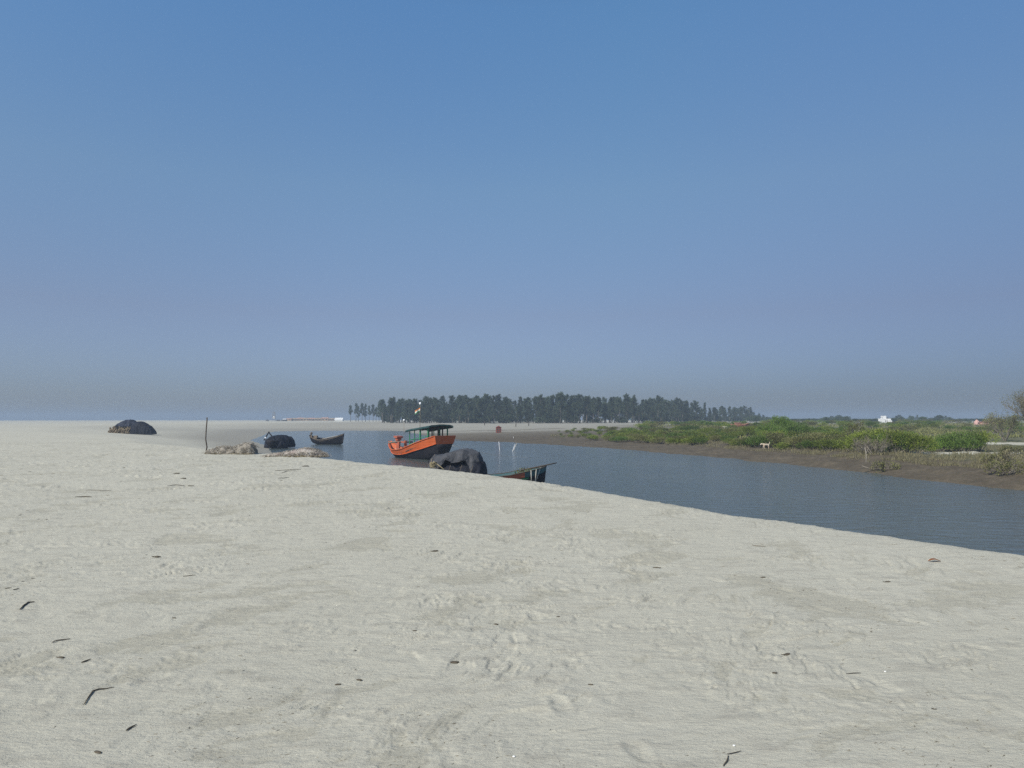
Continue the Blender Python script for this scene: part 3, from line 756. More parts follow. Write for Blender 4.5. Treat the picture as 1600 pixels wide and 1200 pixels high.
bx = MB(); [bx.ball((-.75+.28*k, -.25+.15*(k % 2), .62), .22, 8, 6, (1.2, 1, .8)) for k in range(4)]; bx.build('folded_nets', M['net_dark'], OB, True)
def post(x, y, z0, z1, wd, mat): 
    q = MB(); q.box((x, y, (z0+z1)/2), (wd, wd, z1-z0)); q.build('cabin_post', M[mat], OB)
def sheer(x): return interp(tab, x/Lb+.5)[1]
rz = lambda x: 2.44+(x-.3)*.125                       # roof height, rising to the stern
for x, wd in ((.35, .055), (1.0, .05), (1.75, .10), (2.75, .08)):
    for sd_ in (-1, 1): post(x, sd_*.98, sheer(x)-.12, rz(x), wd, 'green')
for y in (-.55, .05, .5): post(2.72, y, 1.6, rz(2.7), .075, 'darkwood')
rl = MB()
for sd_ in (-1, 1):
    rl.bar((.35, sd_*.98, sheer(.35)+.52), (2.75, sd_*.98, sheer(1.9)+.42), .04)
    rl.bar((.35, sd_*.98, sheer(.35)+.16), (1.75, sd_*.98, sheer(1.2)+.18), .04)
rl.bar((.35, -.98, sheer(.35)+.52), (.35, .98, sheer(.35)+.52), .04)
rl.build('cabin_rail', M['green'], OB)
rf = MB(); nx, ny = 12, 10; rr_ = random.Random(4); vs = []; fs = []
for i in range(nx+1):
    for k in range(ny+1):
        x = .05+(3.2-.05)*i/nx; y = -1.22+2.44*k/ny
        vs.append(Vector((x, y, rz(x)+.07+.09*(1-(y/1.22)**2)+rr_.uniform(-.012, .012)-(0.05 if k in (0, ny) else 0))))
nn = len(vs); vs += [p-Vector((0, 0, .10 if 0 < i_ % (ny+1) < ny else .15)) for i_, p in enumerate(vs)]
for i in range(nx):
    for k in range(ny):
        a = i*(ny+1)+k; f = (a, a+ny+1, a+ny+2, a+1); fs.append(f); fs.append(tuple(q+nn for q in f[::-1]))
for i in range(nx):
    for k in (0, ny):
        a = i*(ny+1)+k; fs.append((a, a+ny+1, a+ny+1+nn, a+nn) if k else (a+nn, a+ny+1+nn, a+ny+1, a))
for k in range(ny):
    for i in (0, nx):
        a = i*(ny+1)+k; fs.append((a, a+1, a+1+nn, a+nn))
rf.add(vs, fs); rf.build('canopy_roof', M['roof'], OB, True)
bt = MB()
for y in (-1.1, -.4, .4, 1.1): bt.bar((.1, y, rz(.1)), (3.1, y, rz(3.1)), .05)
bt.build('roof_batten', M['darkwood'], OB)
inv = Matrix.Rotation(-yaw, 3, 'Z')
def loc_of(px, py, d): 
    q = inv @ (at(px, py, d)-Vector((c_.x, 63.0, WATER-.02))); q.x /= OBS; return q
pb = loc_of(656, 668, 62.3); pt = loc_of(656.5, 632, 62.3); pb = Vector((pb.x, pb.y, rz(pb.x)-.5))
fp = MB(); fp.tube([tuple(pb), tuple((pb+pt)/2+Vector((.02, 0, 0))), tuple(pt)], [.022, .018, .013], 6); fpo = fp.build('flag_pole', M['wood'], OB, True)
fl = MB(); fl.ball(tuple(pt+Vector((0, 0, .08))), .10, 10, 8, (1, 1, 1.2)); fl.build('float', M['white'], fpo, True)
fr_ = [pt+(inv @ Vector((0, 0, -.30))), ]
for mtn, zo in (('saffron', 0), ('flagwhite', -.11), ('flaggreen', -.22)):
    f_ = MB(); vs = []; fs = []
    for i in range(9):
        u = i/8; dx = inv @ Vector((-u*.42, .05*math.sin(u*7), 0))
        for q in (0, -.11): 
            for th2 in (-.003, .003): vs.append(pt+dx+(inv @ Vector((0, th2, 0)))+Vector((0, 0, -.28+zo+q-u*.24+.02*math.sin(u*5))))
    for i in range(8):
        a = i*4; fs += [(a, a+4, a+6, a+2), (a+1, a+3, a+7, a+5), (a, a+1, a+5, a+4), (a+2, a+6, a+7, a+3)]
    f_.add(vs, fs); f_.build('flag_stripe', M[mtn], fpo)
pb = loc_of(631, 684, 64.5); pt = loc_of(631.3, 656.5, 64.5); pb.z = .4
fp = MB(); fp.tube([tuple(pb), tuple(pt)], [.018, .01], 5); fpo = fp.build('marker_pole', M['wood'], OB, True)
fl = MB(); fl.ball(tuple(pt), .09, 10, 8); fl.build('float', M['white'], fpo, True)

# --- draped heap: lumpy sheet over a body, profile given by silhouettes
def drape(name, L, Wd, top, seed, mat, parent=None, lump=.12, fold=.05, base=0.0, hem=None, nx=56, ny=34, power=2.6, cover=1.0):
    """sheet over a heap: top = list of (t, height, half-width factor)"""
    mb = MB(); vs = []; fs = []
    for i in range(nx+1):
        t_ = i/nx; h, wf = interp(top, t_); x = (t_-.5)*L
        for k in range(ny+1):
            a = -1+2*k/ny; a *= cover
            th2 = a*PI/2; cy = math.copysign(abs(math.sin(th2))**(2/power), th2); cz = max(0, math.cos(th2))**(2/power)
            hm_ = 0 if hem is None else float(np.interp(t_, [q[0] for q in hem], [q[1] for q in hem]))
            z = base+(h-base)*cz; y = Wd/2*wf*cy
            nz = float(fbm(np.array([x*1.3+seed]), np.array([a*2.1]), 3, seed)[0])
            fo = math.sin(x*15+seed+3*nz)*fold*abs(a)**1.5
            y += (nz*lump+fo)*math.copysign(1, a)*min(1, abs(a)*2); z += lump*.6*nz*(1-abs(a)**3)
            z = max(z, hm_ if a < 0 else z, base-.02) if hem else max(z, base-.02)
            vs.append((x+.04*math.sin(a*9+nz*5)*abs(a), y, z))
    for i in range(nx):
        for k in range(ny):
            a = i*(ny+1)+k; fs.append((a, a+ny+1, a+ny+2, a+1))
    for i in (0, nx):
        ring = [i*(ny+1)+k for k in range(ny+1)]; fs.append(tuple(ring if i == 0 else ring[::-1]))
    mb.add(vs, fs); o = mb.build(name, mat, parent, True)
    return o

# --- covered boat under the grey tarpaulin
c2 = at(711, HZ, 41.5); TB = empty('covered_boat', (c2.x, 41.5, WATER), R(-14), 'black hulled boat moored beside the orange boat and hidden under tarpaulin', 'boat')
tab2 = [(0, .05, 1.05, .3, -.15), (.12, .40, .80, 0, 0), (.3, .72, .68, -.15, 0), (.6, .78, .70, -.15, 0), (.85, .62, .85, -.1, 0), (1, .25, 1.0, .1, .2)]
hm = hull_mesh(2.9, tab2); transom(hm, 2.9, tab2, 0, 1); hm.build('hull', M['tar'], TB, True)
hp = MB()
for x in (-1.2, -.5, .2, .9): hp.tube([(x, -.62, .6), (x, -.5, 1.1), (x, 0, 1.35), (x, .5, 1.1), (x, .62, .6)], .025, 5)
hp.build('hoops', M['wood'], TB, True)
up = drape('tarpaulin', 3.15, 1.75, [(0, .55, .30), (.04, .95, .5), (.10, 1.40, .62), (.16, 1.26, .8), (.25, 1.34, .9), (.42, 1.46, 1), (.58, 1.72, 1), (.72, 1.76, 1), (.88, 1.62, 1), (.95, 1.5, .95), (1, 1.2, .7)], 3, M['tarp'], None, .27, .11, .0,
           hem=[(0, .5), (.1, .60), (.22, .45), (.34, .78), (.44, 1.15), (.54, .95), (.64, .98), (.78, 1.08), (.84, .70), (.88, .0), (1, 0)])
up.location = (c2.x, 41.5, WATER+.02); up.rotation_euler = (0, 0, R(-14)); tag(up, 'wrinkled charcoal grey tarpaulin draped over the boat by the sand crest', 'tarpaulin')
lo = drape('tarp_skirt', 2.7, 1.72, [(0, .5, .7), (.1, .95, .95), (.5, 1.12, 1), (.9, 1.15, 1), (1, .95, .9)], 8, M['tarp_black'], TB, .08, .07, -.05); lo.location = (.35, 0, 0)
nb = MB(); rr_ = random.Random(8)
for i in range(26):
    a = rr_.uniform(0, 6.28); q = rr_.uniform(.05, .2); nb.tube([(q*math.cos(a+k*.8), q*math.sin(a+k*.8), .10+.08*math.sin(k+i)+.012*i*.5) for k in range(7)], .016, 4)
nb.tube([(.0, 0, .35), (.35, -.1, .12), (.6, -.3, -.05)], .03, 5)
q = at(677, 727, 39.5); o = nb.build('rope_bundle', M['ochre'], None, True, q); o.location.z = q.z-.15; 
nb2 = q
tag(o, 'tan rope bundle at the left end of the tarpaulined boat', 'rope')
stk_ = MB()
for x in (-.9, -.2, .45, 1.1): stk_.tube([(x, -.98, .1), (x+.25, -.9, .85)], [.014, .010], 4)
stk_.build('prop_sticks', M['wood'], TB)
rp = MB(); a = at(706, 696, 42); b_ = at(832, 715, 47); pts = [a.lerp(b_, k/10)+Vector((0, 0, -.18*math.sin(PI*k/10))) for k in range(11)]
rp.tube([tuple(p) for p in pts], .007, 4)
o = rp.build('mooring_rope', M['rope'], None, True); tag(o, 'thin pale mooring rope slanting over the water behind the tarpaulined boat', 'rope')

# --- boat whose prow shows above the sand
a0, a1 = Vector((-2.5, 35.4)), Vector((1.62, 36.3)); cc = (a0+a1)/2; yw = math.atan2(a1.y-a0.y, a1.x-a0.x); Lp = (a1-a0).length
PB = empty('prow_boat', (cc.x, cc.y, WATER), yw, 'dark boat with faded red strake whose raised prow pokes above the sand crest', 'boat')
tab3 = [(0, .05, .85, .35, -.3), (.12, .5, .66, 0, 0), (.3, .72, .60, -.1, 0), (.55, .70, .68, -.1, 0), (.75, .55, .84, -.08, 0), (.9, .28, .95, .0, .05), (1, .04, 1.06, .1, .5)]
tab3[-1] = (1, .04, 1.06, .0, .12)
tab3 = [(a, b, c, d, e-(0 if a < .9 else (.0 if a < 1 else .0))) for a, b, c, d, e in tab3]
tab3[-1] = (1, .03, 1.06, -.05, .10); tab3[-2] = (.9, .26, .93, -.08, .0)
# raking stem: the keel ends well short of the sheer
tab3[-1] = (.9, .26, .93, -.08, .05); tab3.append((1, .03, 1.07, .30, .08))
hm = hull_mesh(Lp, tab3, 0, .74); hm.build('hull', M['tar'], PB, True)
hm = hull_mesh(Lp, tab3, .72, 1.0, .02, .06); hm.build('upper_strake', M['teal'], PB)
def strake(L, tab, t0, t1, u0, u1, off):
    T_ = [r_ for r_ in smooth_tab(tab, 60) if t0 <= r_[0] <= t1]; mb = MB()
    for sd_ in (-1, 1):
        vs = []; fs = []
        for (t_, bw, sh, ke, xs) in T_:
            for u in (u0, u1):
                for o_ in (off, off+.012): vs.append(((t_-.5)*L+xs*u, sd_*(bw*u**.45+o_), ke+(sh-ke)*u))
        for i in range(len(T_)-1):
            a = i*4; F_ = [(a, a+4, a+6, a+2), (a+1, a+3, a+7, a+5), (a, a+1, a+5, a+4), (a+2, a+6, a+7, a+3)]; fs += F_
        k = (len(T_)-1)*4; fs += [(0, 2, 3, 1), (k, k+1, k+3, k+2)]
        mb.add(vs, fs)
    return mb
strake(Lp, tab3, .2, .73, .70, .995, .03).build('red_strake', M['redpaint'], PB)
strake(Lp, tab3, .2, .78, .60, .69, .022).build('green_strake', M['green'], PB)
sp = MB(); sp.tube([(.9, 0, .88), (Lp*.5, .0, 1.10), (Lp*.5+.62, 0, 1.22)], [.035, .035, .025], 6); sp.build('bow_spar', M['darkwood'], PB, True)
ga = MB()
for sd_ in (-1, 1): ga.tube([((r_[0]-.5)*Lp+r_[4], sd_*(r_[1]+.03), r_[2]+.01) for r_ in smooth_tab(tab3, 24)], .025, 5)
ga.build('gunwale_rail', M['darkwood'], PB, True)
ro = MB()
for tt_, dr in ((.80, .03), (.87, -.02), (.93, -.14)):
    bw, sh, ke, xs = interp(tab3, tt_); x = (tt_-.5)*Lp
    for w_ in range(2): ro.tube([(x+.03*w_, -bw-.05, sh+.04), (x+dr+.02*w_, -bw*.95-.05, sh*.6), (x+dr*2, -bw*.75-.05, sh*.15)], .011, 4)
ro.build('hanging_ropes', M['rope'], PB, True)
hb = twiggy(500, 'brush_heap', .42, .6, 12, M['olive'], 160, 0, 2, .012, .5)
hb.location = (cc.x+1.05*math.cos(yw), cc.y+1.05*math.sin(yw), WATER+.72); tag(hb, 'heap of brushwood and rope lying on the raised prow', 'brushwood')
hb = twiggy(501, 'driftwood_bundle', .42, .34, 5, None, 0, .1, 1, .016, .6)
hb.location = (cc.x+.25*math.cos(yw), cc.y+.25*math.sin(yw), WATER+.50); tag(hb, 'few bare sticks standing up behind the red strake', 'sticks')

# --- small crescent boat on the left
c4 = at(512, HZ, 98); CB = empty('crescent_boat', (c4.x, 98, WATER), R(-12), 'small black crescent wooden boat with tan inside afloat left of the orange boat', 'boat')
tab4 = [(0, .22, 1.25, .35, -.25), (.06, .38, 1.02, .12, -.1), (.2, .62, .80, -.05, 0), (.4, .74, .74, -.12, 0), (.6, .74, .86, -.12, 0), (.8, .58, 1.12, -.1, 0), (.93, .3, 1.36, -.02, .1), (1, .05, 1.52, .15, .25)]
hm = hull_mesh(4.5, tab4); transom(hm, 4.5, tab4, 0, 1, 0, 0.0); ho = hm.build('hull', M['tar'], CB, True)
st = strake(4.5, tab4, 0, .99, .86, .99, .01); st.build('gunwale_strake', M['wood'], CB)
dk = MB(); T = smooth_tab(tab4, 20)
for i in range(2, 16):
    x0, x1 = (T[i][0]-.5)*4.5, (T[i+1][0]-.5)*4.5; b0, b1 = T[i][1]*.86, T[i+1][1]*.86; z0 = T[i][2]-.22; z1 = T[i+1][2]-.22
    dk.add([(x0, -b0, z0), (x1, -b1, z1), (x1, b1, z1), (x0, b0, z0), (x0, -b0, z0-.04), (x1, -b1, z1-.04), (x1, b1, z1-.04), (x0, b0, z0-.04)], [(0, 1, 2, 3), (7, 6, 5, 4), (0, 4, 5, 1), (2, 6, 7, 3), (1, 5, 6, 2), (0, 3, 7, 4)])
dk.build('deck', M['wood'], CB)
ps = MB(); ps.box((-2.25, 0, 1.15), (.14, .14, 1.0)); ps.box((-2.25, 0, 1.45), (.12, .7, .09)); ps.build('stern_post', M['wood'], CB)
ps = MB(); ps.box((-1.75, .2, .95), (.5, .4, .35)); ps.build('engine_box', M['wood'], CB)
ps = MB(); ps.tube([(-.8, .2, .7), (1.6, -.1, 1.2)], .03, 5); ps.build('oar', M['palewood'], CB, True)
for o in CB.children: pass
CB.rotation_euler = (R(7), 0, R(-12))

# --- dark covered boat, end-on
c5 = at(438.5, HZ, 86); BB = empty('beached_boat', (c5.x, 86, WATER), R(78), 'rounded dark boat seen end on at the sand edge under black covers', 'boat')
tab5 = [(0, .55, .95, .1, -.1), (.15, .95, .85, -.1, 0), (.4, 1.2, .8, -.15, 0), (.7, 1.15, .9, -.1, 0), (.9, .6, 1.05, 0, .0), (1, .1, 1.3, .2, .2)]
hm = hull_mesh(4.4, tab5); transom(hm, 4.4, tab5, 0, 1, 0, 0.0); hm.build('hull', M['tar'], BB, True)
o = drape('tarpaulin', 3.7, 2.75, [(0, .85, .62), (.06, 1.15, .85), (.2, 1.42, 1), (.5, 1.5, 1), (.8, 1.4, .9), (1, 1.1, .6)], 21, M['tarp_black'], None, .22, .07, .05)
o.location = (c5.x, 86, WATER+.03); o.rotation_euler = (0, 0, R(78)); tag(o, 'black tarpaulin bulging over the end on boat at the left', 'tarpaulin')
fr = MB(); fr.bar((-1.95, .95, .95), (-1.95, .38, 1.86), .10); fr.bar((-1.95, -.25, 1.2), (-1.95, .38, 1.86), .10); fr.bar((-1.95, .98, .95), (-1.95, .1, 1.15), .08)
fr.ball((-1.9, .38, 1.84), .11); fr.build('gallows_frame', M['tar'], BB)
fr = MB(); fr.ball((-1.98, .74, 1.22), .11); fr.build('float', M['white'], BB, True)

M['faded'] = painted('faded_orange', (.42, .17, .11), (.32, .2, .15), 3, (.45, .6))
# --- far orange boat behind the scrub
c6 = at(1149, HZ, 150); z6 = gz(c6.x, 150)
FB = empty('stranded_boat', (c6.x+.9, 150, z6), R(8), 'faded orange boat stranded beyond the green scrub', 'boat')
tab6 = [(0, .3, 1.5, .2, -.2), (.2, .7, 1.25, 0, 0), (.5, .85, 1.15, -.1, 0), (.8, .7, 1.4, 0, 0), (1, .1, 1.75, .3, .3)]
hm = hull_mesh(4.2, tab6, 0, 1); transom(hm, 4.2, tab6, 0, 1, 0, 0.0); hm.build('hull', M['faded'], FB)
hm = MB(); hm.box((-.6, 0, 1.55), (1.2, 1.1, .55), None, .9); hm.box((.4, 0, 1.35), (.5, .9, .4)); hm.build('cabin', M['faded'], FB)
hm = MB(); hm.box((-.6, 0, 1.87), (1.4, 1.3, .07)); hm.build('cabin_roof', M['pink'], FB)
FB.scale = (.85, .85, .72)
mb = MB(); q0 = at(1129, 666.5, 148); q1 = at(1149, 669, 150); mb.tube([tuple(q0), tuple(q1)], [.10, .13], 6)
mb.tube([(q0.x+.4, q0.y, q0.z-.05), (q0.x+.4, q0.y, z6)], .05, 5); mb.tube([(q1.x-.3, q1.y, q1.z), (q1.x-.3, q1.y, z6)], .05, 5)
o = mb.build('raised_log', M['palewood'], None, True); tag(o, 'long pale log propped on posts left of the stranded orange boat', 'log')

# ------------------------------------------------------------------ nets and heaps on the sand
def mound(name, L, Wd, prof, seed, mat, p, rz, label, strands=900, smat=None, base_mat=None):
    r = random.Random(seed); root = empty(name, p, rz, label, 'net heap')
    b_ = drape('net_body', L, Wd, prof, seed, mat, root, .09, .03, -.04, nx=70, ny=36, power=2.2)
    s_ = MB()
    for _ in range(strands):
        t_ = r.uniform(.03, .97); h, wf = interp(prof, t_); a = r.uniform(-1, .6); x = (t_-.5)*L
        th2 = a*PI/2; y = Wd/2*wf*math.sin(th2); z = h*max(0, math.cos(th2))**.9
        pts = []; dx = r.uniform(-.12, .12); 
        for k in range(5): pts.append((x+dx*k/2+r.uniform(-.01, .01), y+r.uniform(-.03, .03)-k*.012, max(0, z+.012+.03*math.sin(k*PI/4)*r.random()-.03*k*r.random())))
        s_.tube(pts, .007, 3, False)
    s_.build('net_strands', smat or M['strand'], root)
    f_ = MB()
    for _ in range(70):
        t_ = r.uniform(.02, .98); h, wf = interp(prof, t_); x = (t_-.5)*L; y = -Wd/2*wf*r.uniform(.85, 1.12)
        c0_ = Vector((x, y, .015)); d = Vector((r.uniform(-1, 1), r.uniform(-.4, .4), r.uniform(0, .25))).normalized()*.07
        f_.tube([tuple(c0_-d), tuple(c0_+Vector((0, 0, .02))), tuple(c0_+d)], .011, 4)
    f_.tube([((k/12-.5)*L*.96, -Wd/2*interp(prof, k/12*.96+.02)[1]*1.0, .02) for k in range(13)], .012, 4)
    f_.build('float_line', base_mat or M['ochre'], root)
    return root
p = gp(361, 709, 0); mound('fishing_net_heap', 2.25, .95, [(0, .02, .3), (.06, .16, .7), (.2, .27, .9), (.36, .38, 1), (.52, .33, .9), (.66, .38, .9), (.8, .52, 1), (.93, .49, .95), (.985, .30, .8), (1, .05, .6)], 31, M['net'], p, R(3),
      'brown fishing net heap beside the upright wooden stick')
p = gp(463, 713, 0); mound('fishing_net_heap', 2.75, .95, [(0, .0, .2), (.12, .10, .7), (.3, .18, .9), (.48, .27, 1), (.64, .38, 1), (.8, .31, .95), (.93, .14, .7), (1, .0, .3)], 37, M['net_pink'], p, R(4),
      'long low pinkish grey fishing net heap near the covered end on boat')
p = gp(322, 708.5, 0); mb = MB(); zt = at(322, 652, p.y).z-p.z
mb.tube([(-.02, 0, -.3), (0, 0, .1), (.035, 0, .3), (-.03, 0, .65), (-.02, .01, 1.1), (.015, 0, zt-.1), (.02, 0, zt)], [.032, .032, .03, .028, .028, .026, .02], 7)
mb.tube([(.015, 0, zt-.12), (-.03, 0, zt-.02)], [.012, .008], 5)
o = mb.build('wooden_stick', M['darkwood'], None, True, p); tag(o, 'crooked wooden stick planted upright at the left of the net heap', 'stick')
# heap at far left
p = gp(209, 677.5, 0); sx = p.y/F     # metres per pixel there
o = empty('fishing_net_heap', p, 0, 'large brown net heap under dark tarpaulins alone on the left sand', 'net heap')
b_ = drape('net_body', 34*sx*1.0, 2.0, [(0, .3, .6), (.1, .75, .9), (.5, .9, 1), (.9, .9, 1), (1, .6, .8)], 41, M['net_dark'], o, .25, .10, -.05); b_.location = (-17*sx, -.1, 0)
s_ = MB(); rr_ = random.Random(12)
for _ in range(150):
    x = rr_.uniform(-33, 0)*sx; z = rr_.uniform(.02, .9); c0_ = Vector((x, -1.22+rr_.uniform(-.15, .1)+z*.3, z)); s_.ball(tuple(c0_), rr_.uniform(.05, .13), 6, 5, (1.4, 1, .8))
s_.build('net_bundles', M['net_dark'], o, True)
t1_ = drape('tarpaulin', 40*sx, 2.3, [(0, .62, .6), (.07, 1.1, .8), (.25, 1.42, .95), (.5, 1.72, 1), (.7, 1.74, 1), (.85, 1.5, .95), (1, 1.15, .8)], 45, M['tarp_navy'], None, .32, .10, .35,
            hem=[(0, .8), (.15, .98), (.4, .92), (.7, .85), (1, .6)])
o.scale.z = t1_.scale.z = 1.3
t1_.location = (p.x-10.5*sx, p.y, p.z); tag(t1_, 'dark navy tarpaulin over the left and taller half of the big net heap', 'tarpaulin')
t2_ = drape('tarpaulin', 36*sx, 2.5, [(0, .75, .6), (.1, 1.2, .85), (.25, 1.50, 1), (.42, 1.54, 1), (.62, 1.30, 1), (.8, .95, .9), (.93, .55, .75), (1, .1, .5)], 47, M['tarp_black'], None, .10, .05, -.02)
t2_.scale.z = 1.3
t2_.location = (p.x+17*sx, p.y-.35, p.z); tag(t2_, 'black tarpaulin sloping to the sand over the right half of the big net heap', 'tarpaulin')
mb = MB()
for k in range(5): mb.tube([(-.2*k, .05*k, .03), (-.25-.2*k, .1, .22-.03*k), (-.45-.15*k, 0, .1)], .05, 5)
o = mb.build('rope_bundle', M['darkwood'], None, True, (p.x-33*sx, p.y-.3, p.z+.45)); o.location.z = p.z+.02; tag(o, 'dark rope bundle spilling from the left end of the big net heap', 'rope')

# ------------------------------------------------------------------ small things on the far side
def simple_house(name, p, rz, w_, d_, h_, wallm, roofm, label, cat, gable=.0, group=None, win=3):
    o = empty(name, p, rz, label, cat, group); mb = MB(); mb.box((0, 0, h_/2), (w_, d_, h_)); mb.build('wall', wallm, o)
    if gable: 
        g = MB(); g.add([(-w_*.56, -d_*.58, h_), (w_*.56, -d_*.58, h_), (w_*.56, d_*.58, h_), (-w_*.56, d_*.58, h_), (-w_*.5, 0, h_+gable), (w_*.5, 0, h_+gable)], [(0, 1, 5, 4), (2, 3, 4, 5), (1, 2, 5), (3, 0, 4), (3, 2, 1, 0)]); g.build('roof', roofm, o)
    else:
        g = MB(); g.box((0, 0, h_+.08), (w_*1.1, d_*1.1, .16)); g.build('roof', roofm, o)
    for k in range(win):
        x = (k-(win-1)/2)*w_/win; q = MB(); q.box((x, -d_/2-.01, h_*.55), (w_/win*.4, .05, h_*.4)); q.build('window', M['shade'], o)
    return o
# red hut on the mud
p = gp(779, 676.5, -.8); sc_ = p.y/F; hw = 8.2*sc_; hh_ = 11*sc_
o = empty('red_hut', p, R(4), 'small dark red hut with pointed roof alone on the far mud flat', 'hut')
mb = MB(); mb.box((0, 0, hh_*.40), (hw, hw*.9, hh_*.8)); mb.build('wall', M['brick'], o)
g = MB(); w2 = hw*.54; g.add([(-w2, -w2, hh_*.8), (w2, -w2, hh_*.8), (w2, w2, hh_*.8), (-w2, w2, hh_*.8), (0, -w2, hh_*1.03), (0, w2, hh_*1.03)], [(0, 1, 4), (1, 2, 5, 4), (2, 3, 5), (3, 0, 4, 5), (3, 2, 1, 0)]); g.build('roof', M['brick'], o)
for x in (-hw*.22, hw*.22):
    for z in (.22, .52): q = MB(); q.box((x, -hw*.45-.012, hh_*z), (hw*.26, .03, hh_*.2)); q.build('window', M['shade'], o)
# posts on the sandy strip
for px, py, h_, lab in ((757, 666, 1.3, 'short dark post on the sandy strip left of the red hut'), (806, 667, .9, 'short dark post on the sandy strip right of the red hut'), (826, 666.5, 1.2, 'taller dark post on the sandy strip farther right of the red hut')):
    mb = MB(); mb.tube([(0, 0, -.2), (.02, 0, h_*.6), (0, 0, h_)], [.13, .12, .09], 6); mb.tube([(0, 0, h_*.75), (.25, 0, h_*.85)], [.05, .03], 5)
    o = mb.build('dark_post', M['darkwood'], None, True, gp(px, py, -.4)); tag(o, lab, 'post')
# stakes in the water
for (px, py, l, ln, lab) in ((781, 704, .95, -.12, 'single thin white stake standing in the water below the red hut'), (801, 705, .75, .28, 'slanting white stake in the water right of the single stake'),
                     (803, 703, .80, .34, 'thinner slanting stake touching the slanting white one'), (802.5, 687.5, .55, -.05, 'small pale stake with a foot at the far waterline')):
    q = on(px, py, WATER); mb = MB(); mb.tube([(0, 0, -.4), (0, 0, 0), (ln*.5, 0, l*.5), (ln*.9, 0, l)], [.035, .035, .03, .018], 6)
    if py < 690: mb.ball((0, 0, .06), .10)
    o = mb.build('stake', M['white'] if px != 803 else M['palewood'], None, True, q); tag(o, lab, 'stake')
# beach stalls at the horizon, far left
GB = 'thatched beach stalls on the horizon'
for k, (px, wpx, hpx, mt) in enumerate(((452, 10, 3.4, 'thatch'), (461, 9, 3.8, 'thatch'), (470, 10, 4.2, 'thatch2'), (479, 9, 4.0, 'thatch'), (488, 10, 4.0, 'thatch'), (498, 10, 3.9, 'thatch2'), (508, 10, 4.6, 'thatch'), (519, 10, 3.4, 'thatch2'))):
    d = 560+((k*37) % 40); p = at(px, HZ, d); p.z = gz(p.x, p.y); s_ = d/F
    simple_house('beach_stall', p, R((k*23) % 14-7), wpx*s_, 4, hpx*s_*.75, M['wood' if k % 3 else mt], M['thatch' if k % 2 else 'thatch2'], 'low thatched stall in the row of beach stalls on the horizon', 'stall', hpx*s_*.42, GB, 2)
d = 540; p = at(530, HZ, d); p.z = gz(p.x, p.y)
simple_house('white_tent', p, 0, 12*d/F, 4, 1.0, M['whitewall'], M['whitewall'], 'pale low tent at the right end of the beach stalls', 'tent', 1.5, None, 0)
d = 530; p = at(445, HZ, d); p.z = gz(p.x, p.y)
simple_house('grey_stall', p, 0, 5*d/F, 3, 1.2, M['shade'], M['whitewall'], 'small grey stall at the left end of the beach stalls', 'stall', .5, None, 1)
for k, px in enumerate((455, 462, 469, 481, 489, 497, 503, 511)):
    d = 548; p = at(px, HZ, d); p.z = gz(p.x, p.y); h_ = 2.8+((k*7) % 5)*.3; mb = MB(); mb.tube([(0, 0, -.2), (0, 0, h_)], [.08, .06], 5); mb.tube([(0, 0, h_-.1), (.5, 0, h_)], [.04, .03], 4)
    o = mb.build('bamboo_pole', M['wood'], None, True, p); tag(o, 'thin bamboo pole standing among the beach stalls on the horizon', 'pole', 'bamboo poles among the beach stalls')
d = 540; p = at(428, HZ, d); p.z = gz(p.x, p.y); s_ = d/F; o = empty('lookout_tower', p, 0, 'tall thin lattice lookout tower on the horizon left of the stalls', 'tower')
H_ = 15*s_
for sx_ in (-1, 1):
    for sy_ in (-1, 1): mb = MB(); mb.bar((sx_*1.1, sy_*1.1, -.2), (sx_*.6, sy_*.6, H_), .14); mb.build('leg', M['wood'], o)
mb = MB()
for z in (.25, .5, .75): mb.bar((-1, -1, H_*z), (.8, -.8, H_*(z+.2)), .09); mb.bar((1, -1, H_*z), (-.8, -.8, H_*(z+.2)), .09)
mb.build('bracing', M['wood'], o); mb = MB(); mb.box((0, 0, H_*.38), (1.5, 1.5, 1.7)); mb.build('cabin', M['whitewall'], o)
for px, wd in ((418, 2.2), (435, 3.0), (441, 1.6)):
    p = at(px, HZ, 520); p.z = gz(p.x, p.y); mb = MB(); mb.box((0, 0, .35), (wd, 1.2, .6), None, .8); mb.box((0, 0, .8), (wd*.5, .9, .35), None, .8)
    o = mb.build('resting_cart', M['shade'], None, False, p); tag(o, 'tiny dark cart on the horizon sand beside the lookout tower', 'cart', 'dark carts on the horizon sand')
# white house and pink temple
d = 295; p = at(1382, HZ, d); p.z = gz(p.x, p.y); s_ = d/F
o = empty('white_house', p, 0, 'white flat roofed house rising above the hazy trees', 'house'); o.scale = (.72, 1, 1)
top_ = at(1382, 654, d).z-p.z; mb = MB(); mb.box((0, 0, top_/2), (14*s_, 5, top_)); mb.box((4*s_, 0, top_*.5-.3), (8*s_, 6, top_-.9)); mb.build('wall', M['whitewall'], o)
mb = MB(); mb.box((-2.2*s_, 0, top_+.55), (4*s_, 3, 1.1)); mb.build('stair_tower', M['whitewall'], o)
mb = MB(); mb.box((-.3*s_, 0, top_+.5), (15*s_, .2, .10)); mb.box((3*s_, 0, top_+.25), (.3, .2, .6)); mb.box((6*s_, 0, top_+.25), (.3, .2, .6)); mb.build('roof_rail', M['darkwood'], o)
for x in (-4, 0, 4): q = MB(); q.box((x*s_, -2.52, top_-1.1), (1.6*s_, .06, .8)); q.build('window', M['shade'], o)
d = 200; p = at(1526, HZ, d); p.z = gz(p.x, p.y); s_ = d/F
o = empty('pink_temple', p, 0, 'pink temple with curved pointed spire above the hazy trees at the right', 'temple')
mb = MB(); tz = at(1526, 655.5, d).z-p.z
